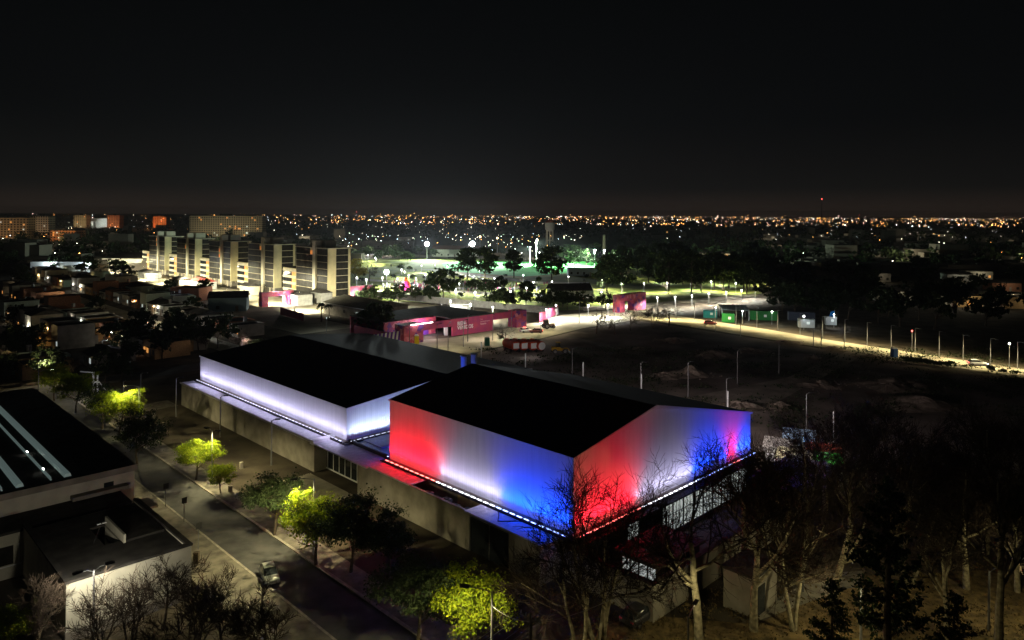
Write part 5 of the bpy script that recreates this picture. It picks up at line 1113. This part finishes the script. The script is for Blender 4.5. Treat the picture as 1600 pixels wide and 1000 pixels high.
MB().box(-1.3, -.1, -.7, .7, 2.81, 2.92).build('cab_roof', yel, ld_); MB().tube([(.6, .4, 1.2), (1.8, .4, 1.3), (2.5, .4, .6)], .12, 6).tube([(.6, -.4, 1.2), (1.8, -.4, 1.3), (2.5, -.4, .6)], .12, 6).build('lift_arms', yel, ld_)
MB().prism([(2.4, .1), (3.3, .1), (2.6, .9), (2.35, .9)], 'y', -1.1, 1.1).build('bucket', M['dark_metal'], ld_)
for y in (-.95, .95): wheel(-1.7, y, .65, ld_, .4); wheel(.9, y, .65, ld_, .4)
def toilet(u, v, m, label):
    t = thing('portable_toilet', label, 'portable toilet', at(u, v), R(12), 'portable toilets')
    MB().box(-.6, .6, -.6, .6, 0, 2.2).build('cabin', m, t); MB().prism([(-.62, 2.2), (.62, 2.2), (.4, 2.45), (-.4, 2.45)], 'y', -.62, .62).build('roof', M['trim'], t); MB().box(-.4, .4, -.63, -.602, .1, 1.95).build('door', m, t)
toilet(651, 537, mat('yellow_plastic', (.6, .42, .02), .5), 'yellow cabin beside the pink pillar'); toilet(761, 540, mat('green_plastic', (.03, .16, .12), .5), 'dark green cabin on the verge before the welcome wall'); toilet(1397, 558, mat('blue_plastic', (.03, .08, .22), .5), 'dark blue cabin beside the right-hand road')
toilet(697, 524, M['white_paint'], 'white cabin at the edge of the welcome wall')
# a person on the forecourt
def person(p, label, top, legs, rot=0):
    me = bpy.data.meshes.new('person'); o = bpy.data.objects.new('person', me); COL.objects.link(o)
    V = [(0, 0, .95), (0, 0, 1.2), (0, 0, 1.42), (0, 0, 1.52), (0, .01, 1.64), (0, .01, 1.76), (.1, 0, .9), (.11, .02, .5), (.12, 0, .08), (.12, -.16, .04), (-.1, 0, .9), (-.12, -.02, .5), (-.13, .04, .08), (-.13, -.12, .04), (.2, 0, 1.4), (.25, 0, 1.12), (.24, -.08, .86), (-.2, 0, 1.4), (-.25, 0, 1.12), (-.24, -.06, .86)]
    E = [(0, 1), (1, 2), (2, 3), (3, 4), (4, 5), (0, 6), (6, 7), (7, 8), (8, 9), (0, 10), (10, 11), (11, 12), (12, 13), (2, 14), (14, 15), (15, 16), (2, 17), (17, 18), (18, 19)]
    rr = [.15, .14, .15, .06, .1, .08, .1, .07, .05, .04, .1, .07, .05, .04, .06, .05, .035, .06, .05, .035]
    me.from_pydata(V, E, []); md = o.modifiers.new('skin', 'SKIN'); o.modifiers.new('sub', 'SUBSURF').levels = 1
    for i, r in enumerate(rr): me.skin_vertices[0].data[i].radius = (r, r * .8)
    me.skin_vertices[0].data[0].use_root = True
    me.materials.append(top); o.location = p; o.rotation_euler = (0, 0, rot); tag(o, label, 'person'); return o
person(at(659, 529), 'person in dark clothes standing on the forecourt by the yellow cabin', M['dark_metal'], None, .5)
person(at(313, 535), 'person in a white top standing in the lit house street', M['white_paint'], None, 1.0)
# ---------------------------------------------------------------- dirt lot, verge, plaza furniture
from mathutils import noise
def mound(u, v, r, h_, label, sx=1.4, seed=0, m='mound'):
    b = MB(); n, k = 56, 16; rows = []; o3 = Vector((seed * 7.3, seed * 3.1, 0))
    for i in range(k + 1):
        t = i / k; row = []
        for j in range(n):
            a = 6.28318 * j / n; q = 1 + .45 * noise.noise(Vector((math.cos(a) * 1.3, math.sin(a) * 1.3, seed * 2.7)))
            x, y = r * sx * t * q * math.cos(a), r * t * q * math.sin(a); p = Vector((x, y, 0))
            f = (1 - t) ** 1.15 * (.62 + .9 * noise.noise(p * (1.1 / r) + o3) + .35 * noise.noise(p * (3.2 / r) + o3)) + (1 - t) * .12 * noise.noise(p * 2.2 + o3)
            row.append((x, y, max(h_ * f * .95, -.04) if t < 1 else -.06))
        rows.append(row)
    for i in range(k):
        for j in range(n): b.face([rows[i][j], rows[i + 1][j], rows[i + 1][(j + 1) % n], rows[i][(j + 1) % n]])
    rr = random.Random(seed)
    for i in range(26):
        a, t, s_ = rr.uniform(0, 6.28), rr.uniform(.6, 1.35), rr.uniform(.06, .22); b.ball((r * sx * t * math.cos(a), r * t * math.sin(a), s_ * .4), s_, s_ * rr.uniform(.6, 1.2), s_ * .7, 5, 3)
    return tag(b.build('dirt_mound', M[m], loc=at(u, v), rotz=.2), label, 'earth mound', 'earth mounds on the dirt lot')
for i, a in enumerate(((1075, 585, 4.2, 2.6, 'largest pale earth mound near the middle of the dirt lot'), (1038, 588, 3.2, 1.2, 'low spread earth mound left of the largest one'), (1158, 636, 3.5, 2.0, 'pale earth mound behind the gable, left of the round one'), (1222, 636, 2.4, 1.3, 'small round earth mound right of the gable top'),
                       (1400, 602, 7, 2.4, 'wide dim earth mound on the right of the lot'), (1440, 630, 6.5, 2.0, 'wide dim rubble mound nearest the dark trees'), (1280, 602, 4, 1.6, 'dim low mound beside the dirt track'), (1232, 536, 3.6, 1.2, 'dark mound at the road edge below the green containers'), (1305, 546, 2.6, 1.5, 'peaked dark mound at the road edge by the two slim posts'),
                       (1115, 555, 5, 1.5, 'dim grey mound in the upper middle of the lot'), (1060, 532, 4.5, 1.2, 'grey mound near the upper edge of the lot'), (1360, 558, 3.2, 1.0, 'dark mound before the blue cabin'), (985, 545, 4, 1, 'low mound at the upper left of the lot'), (1180, 548, 4, 1.1, 'flat grey mound left of the white rubble pile'), (1270, 560, 1.6, 1.0, 'small whitish rubble pile in the lot'))): mound(*a, seed=i, m='mound')
sh_ = []
for i in range(16):
    u = 1412 + i * 6.2 if i < 13 else 1550 + (i - 13) * 18; sh_.append((put('ra', at(u, 565 + (u - 1400) * .112), rd.uniform(.3, .5), i * 1.3, '', 'shrub', 'row of shrubs along the right-hand road'), ''))
for i, (o, _) in enumerate(sh_): o['label'] = 'dark shrub in the row along the right-hand road'; o['category'] = 'shrub'
pf = thing('play_frame', 'white steel frame with a slanting bar beyond the dark trees', 'play frame', at(146, 618), TH - R(60))
MB().box(-.12, .12, -.12, .12, 0, 4.6).box(.9, 1.14, -.12, .12, 0, 4.2).build('posts', M['white_paint'], pf); MB().box(-3.2, -.121, -.1, .1, 4.4, 4.6).build('top_bar', M['white_paint'], pf)
MB().tube([(1.15, 0, 2.9), (3.6, 0, .6)], .12, 6).build('slanting_bar', M['white_paint'], pf); MB().box(.121, .899, -.1, .1, 2.6, 2.8).build('cross_bar', M['white_paint'], pf)
light('POINT', 160, (.95, .95, 1), (1, -4, 3), pf, .2)
for u, v, l in ((259, 793, 'farthest of three square sign boards on slim posts along the pavement'), (287.5, 817, 'middle of three square sign boards on slim posts along the pavement'), (310, 860, 'nearest of three square sign boards on slim posts along the pavement')):
    t = thing('sign_post', l, 'sign', at(u, v), TH, 'square sign boards along the pavement'); h_ = 2.9
    MB().tube([(0, 0, 0), (0, 0, h_)], .045, 6).build('post', M['metal'], t); MB().box(-.3, .3, -.06, -.046, h_ - .6, h_ + .05).build('board', M['dark_metal'], t)
tag(MB().box(-.25, .25, -.2, .2, 0, 1.3).build('litter_bin', M['bark'], loc=at(307, 882)), 'dark bin on the pavement beside the nearest sign post', 'bin')
for i, (u, v) in enumerate(((360, 770), (377, 732), (240, 654), (256, 668))):
    t = thing('bollard', ('pale bollard on the plaza below the small thin tree', 'pale bollard on the kerbside path, right of the glowing tree', 'pale bollard on the kerb beyond the dark trees', 'grey bollard nearest the far lit tree')[i], 'bollard', at(u, v), TH, 'bollards beside the kerb'); MB().box(-.2, .2, -.2, .2, 0, .8).build('body', M['concrete'], t); MB().box(-.22, .22, -.22, .22, .8, .9).build('cap', M['kerb'], t)
# utility poles and cables
def utility(p, h_, label):
    t = thing('utility_pole', label, 'utility pole', p, TH); MB().tube([(0, 0, 0), (0, 0, h_)], [.16, .11], 10).build('pole', M['wood'], t); MB().box(-.06, .06, -1.0, 1.0, h_ - .5, h_ - .38).box(-.9, .9, -.06, .06, h_ - .85, h_ - .75).build('cross_arm', M['wood'], t)
    for y in (-.9, -.45, .45, .9): MB().tube([(0, y, h_ - .38), (0, y, h_ - .2)], .05, 6).build('insulator', M['trim'], t)
    return p + Vector((0, 0, h_))
pA = Vector((1.4, 49, 0)); utility(pA, 9.0, 'weathered utility pole with a cross arm at the bottom centre')
pB = pA - Vector((.711, .703, 0)) * 40; pC = pA + Vector((-.703, .711, 0)) * -28
def cable(a, b, sag, label, r=.022):
    pts = []
    for i in range(25):
        t = i / 24; q = a.lerp(b, t); q.z -= sag * 4 * t * (1 - t); pts.append(q)
    tag(MB().tube(pts, r, 4).build('cable', M['metal']), label, 'cable', 'cables on the utility pole')
for i, (o1, hh) in enumerate(((-.9, 8.8), (-.45, 8.8), (.45, 8.8), (.9, 8.8), (0, 7.6))):
    f = Vector((-.703, .711, 0)) * o1; cable(pA + f + Vector((0, 0, hh)), pB + f + Vector((0, 0, hh - .6)), .9, ('outermost left', 'inner left', 'inner right', 'outermost right', 'lowest thick')[i] + ' cable running from the utility pole to the bottom left', .022 if i < 4 else .045)
cable(pA + Vector((0, 0, 8.4)), at(768, 1100) + Vector((0, 0, 7.2)), .3, 'short cable between the utility pole and the tall lamp pole'); cable(pA + Vector((0, 0, 8.2)), at(1010, 1040) + Vector((0, 0, 7)), .6, 'cable running right from the utility pole into the bare trees')
# stalls right of the tricolour hall
stl = thing('stage_roof', 'low blue-lit flat roof at the right end of the tricolour hall', 'building', W(30, -9), TH)
part('wall', M['tar'], lambda b: b.box(0, 12, 0, 6, 0, 3.2), stl); part('roof', mat('blue_grey_roof', (.3, .32, .4), .6), lambda b: b.box(-.4, 12.4, -.4, 6.4, 3.2, 3.4), stl)
light('POINT', 60, (.3, .15, 1), (3, -1.5, 5), stl, .3)
def stall(u, v, rot, col, lamp, label, pw):
    t = thing('market_stall', label, 'stall', at(u, v), R(rot), 'lit stalls right of the tricolour hall'); am = mat('awning', col, .7, var=.9, scale=3.5)
    part('counter', M['white_paint'], lambda b: b.box(0, 4.2, -.5, 0, 0, 1.0), t); part('awning', am, lambda b: b.prism([(-1.6, 2.3), (1.6, 3.0), (1.6, 3.06), (-1.6, 2.36)], 'x', -.3, 4.5), t)
    part('posts', M['metal'], lambda b: [b.box(x, x + .08, y, y + .08, 0, 2.3) for x in (0, 4.1) for y in (-1.4, 1.2)], t)
    part('back_panel', am, lambda b: b.box(0, 4.2, 1.3, 1.36, 0, 1.9), t); part('lamp', M[lamp], lambda b: b.box(1, 3.2, -.1, .1, 2.2, 2.3), t)
    light('POINT', pw, (.95, .95, 1), (2.1, -2.2, 3.4), t, .1)
for a in ((1226, 703, -22, (.25, .36, .48), 'lamp_cool', 'white and pale blue lit stall, farthest of the stalls right of the hall', 50), (1196, 718, -24, (.25, .24, .22), 'lamp_white', 'white striped stall beside the end of the hall', 26), (1216, 736, -30, (.6, .5, .3), 'lamp_white', 'white and yellow stall, nearest the blue-lit roof', 40),
          (1262, 728, -20, (.35, .08, .05), 'lamp_warm', 'reddish covered stall, rightmost of the stalls', 50), (1264, 743, -20, (.05, .3, .04), 'lamp_warm', 'small green stall below the reddish one', 45)): stall(*a)
# ---------------------------------------------------------------- far town: roofs, woods and lights that read as one mass
from mathutils import noise
rf = random.Random(101); b = MB(); wd = MB(); lt = {k: MB() for k in ('amber', 'white', 'cool', 'green', 'rose')}
for i in range(1500):
    Y = 430 + 3800 * rf.random() ** 1.9; X = rf.uniform(-.75, .78) * Y
    u = PX + X / Y * F; v = PY + 36 * F / Y
    if 540 < u < 1200 and v > 372: continue
    L_, D_, H_ = rf.uniform(8, 22), rf.uniform(8, 16), rf.uniform(3, 7) if rf.random() < .93 else rf.uniform(9, 16)
    b.box(X, X + L_, Y, Y + D_, 0, H_)
struct(b.build('distant_houses', mat('distant_roofs', (.06, .055, .05), .95, col2=(.2, .18, .15), scale=.02)), 'stuff')
for i in range(1700):
    Y = 520 + 4800 * rf.random() ** 1.7; X = rf.uniform(-.75, .78) * Y; u = PX + X / Y * F; v = PY + 36 * F / Y
    if 540 < u < 960 and v > 380: continue
    h_ = rf.uniform(6, 13); r = rf.uniform(4, 8)
    for j in range(26 if Y < 1800 else 12):
        a, q = rf.uniform(0, 6.283), rf.uniform(-1, 1)
        leafquad(wd, Vector((X + r * math.cos(a) * math.sqrt(1 - q * q) * rf.uniform(.4, 1), Y + r * math.sin(a) * rf.uniform(.3, 1), h_ * .6 + h_ * .42 * q)), 1.7 if Y < 1800 else 2.8, rf)
struct(wd.build('distant_woods', M['leaf_dark']), 'stuff')
def spark(k, X, Y, z, r):
    m = lt[k]; n = len(m.v); m.v += [(X - r, Y, z), (X, Y - r, z), (X + r, Y, z), (X, Y + r, z), (X, Y, z - r), (X, Y, z + r)]
    for q in ((0, 1, 5), (1, 2, 5), (2, 3, 5), (3, 0, 5), (1, 0, 4), (2, 1, 4), (3, 2, 4), (0, 3, 4)): m.f.append(tuple(n + x for x in q)); m.m.append(0)
for i in range(8500):
    Y = 1900 + 6600 * rf.random() ** 1.8; f = rf.uniform(-.74, .74)
    if rf.random() > .30 + .9 * noise.noise(Vector((f * 26, Y * .0016, 3.1))): continue
    dens = (.10 if f < -.42 else .35 if f < -.25 else .9 if f < .62 else 1.0)
    if rf.random() > dens: continue
    k = rf.choice('amber amber amber amber amber white rose cool'.split()); spark(k, f * Y, Y, rf.uniform(5, 13) if rf.random() < .93 else rf.uniform(15, 34), rf.choice((.3, .4, .5, .7, 1.1)) * (Y / 3200) ** .75)
for i in range(620):
    Y = 480 + 1900 * rf.random() ** 1.3; f = rf.uniform(-.74, .74); u = PX + f * F; v = PY + 30 * F / Y
    if 545 < u < 1190 and v > 372 or rf.random() > (.75 if u < 545 else .4): continue
    k = rf.choice('amber white white cool white'.split()); spark(k, f * Y, Y, rf.uniform(3.5, 8), rf.uniform(.13, .34))
    if i % 7 == 0 and Y < 1500: light('POINT', 9000, (1, .88, .6), (f * Y, Y, 9), None, .5)
for i in range(150):   # far street lamps of the dense part beyond the park
    Y = rf.uniform(620, 1100); f = rf.uniform(-.24, .1); spark(rf.choice(('white', 'white', 'amber', 'cool', 'green')), f * Y, Y, rf.uniform(3, 8), rf.uniform(.15, .36))
for k, c, s in (('amber', (1, .42, .10), 24), ('white', (1, .88, .66), 22), ('cool', (.75, .88, 1), 26), ('green', (.7, 1, .6), 16), ('rose', (1, .55, .5), 24)):
    struct(lt[k].build('distant_lights', emit('distant_lights_' + k, c, s, False)), 'stuff')
for i, (u, v, Y) in enumerate(((557, 331, 4200), (1284, 311, 2600), (1343, 336, 3500), (1032, 297, 5200))[:3]):
    t = thing('radio_mast', ('far lattice mast with a red light above the left skyline', 'tall far mast with a red light above the right skyline', 'far dark mast on the right skyline')[i], 'mast', ((u - PX) / F * Y, Y, 0)); z = hz(v, u, Y)
    MB().tube([(0, 0, 0), (0, 0, z)], [1.4, .5], 5).build('mast', M['dark_metal'], t); MB().ball((0, 0, z), 1.6 if i < 2 else .6).build('beacon', M['lamp_red'], t)

# weeds on the dirt lot: nobody could count them
wv = MB(); rw = random.Random(55)
for i in range(240):
    c = G(rw.uniform(700, 1640), 545 + 120 * rw.random() ** 1.4); r = rw.uniform(.6, 3.2)
    for j in range(int(30 * r)): leafquad(wv, c + Vector((rw.gauss(0, r), rw.gauss(0, r * .8), rw.uniform(.05, .5))), rw.uniform(.12, .3), rw)
struct(wv.build('weeds', M['leaf_dark']), 'stuff')
# dry grass tufts and leaf piles under the bare trees
wv = MB()
for i in range(420):
    c = G(rw.uniform(830, 1640), rw.uniform(880, 1080)); r = rw.uniform(.3, 1.2)
    for j in range(26): leafquad(wv, c + Vector((rw.gauss(0, r), rw.gauss(0, r), abs(rw.gauss(0, .18)))), rw.uniform(.06, .16), rw)
struct(wv.build('dry_grass', mat('dry_grass', (.05, .036, .015), .95, col2=(.16, .115, .05), scale=.4)), 'stuff')
# evening visitors in the park: a crowd that reads as one mass
for k, c in enumerate(((.5, .48, .45), (.45, .08, .16), (.06, .07, .12))):
    cw_ = MB(); rw = random.Random(600 + k)
    for i in range(75):
        u, v = (rw.gauss(655, 24), rw.gauss(449, 3)) if i < 50 else (rw.uniform(720, 860), rw.uniform(444, 456)); p = G(u, v); x, y = p.x, p.y
        cw_.tube([(x - .09, y, 0), (x - .08, y, .8)], [.07, .1], 5).tube([(x + .09, y + rw.uniform(-.2, .2), 0), (x + .08, y, .8)], [.07, .1], 5).tube([(x, y, .75), (x, y, 1.1), (x, y, 1.42), (x, y, 1.52)], [.17, .16, .2, .06], 6).ball((x, y, 1.64), .11, n=6, h=4)
        for sg in (-1, 1): cw_.tube([(x + sg * .2, y, 1.4), (x + sg * .26, y, 1.1), (x + sg * .24, y - .1, .85)], [.06, .05, .04], 4)
    struct(cw_.build('visitors_crowd', mat('visitor_clothes_%d' % k, c, .9)), 'stuff')
pkc = []
for i in range(16):
    u, v = (690 + i * 7.5, 428 + i * 1.15) if i < 9 else (835 + (i - 9) * 9, 463 + (i % 3)); o = dup(base, at(u, v), R(-20) + rc.uniform(-.2, .2), None, '', 'cars standing along the park road'); pkc.append((o, 'small pale car on the park road'))
label_by_marks(pkc)
# ---------------------------------------------------------------- night air
HZ = 0.000045
hzb = MB().box(-12500, 12500, -350, 14500, -1, 100).build('haze', nodes('night_air')[0]); struct(hzb, 'stuff')
hm = hzb.data.materials[0]; ht = hm.node_tree; ht.nodes.remove(ht.nodes['Principled BSDF'])
pv_ = ht.nodes.new('ShaderNodeVolumePrincipled'); pv_.inputs['Density'].default_value = HZ; pv_.inputs['Color'].default_value = (.92, .95, 1, 1); pv_.inputs['Anisotropy'].default_value = 0.3
ht.links.new(pv_.outputs[0], ht.nodes['Material Output'].inputs['Volume'])
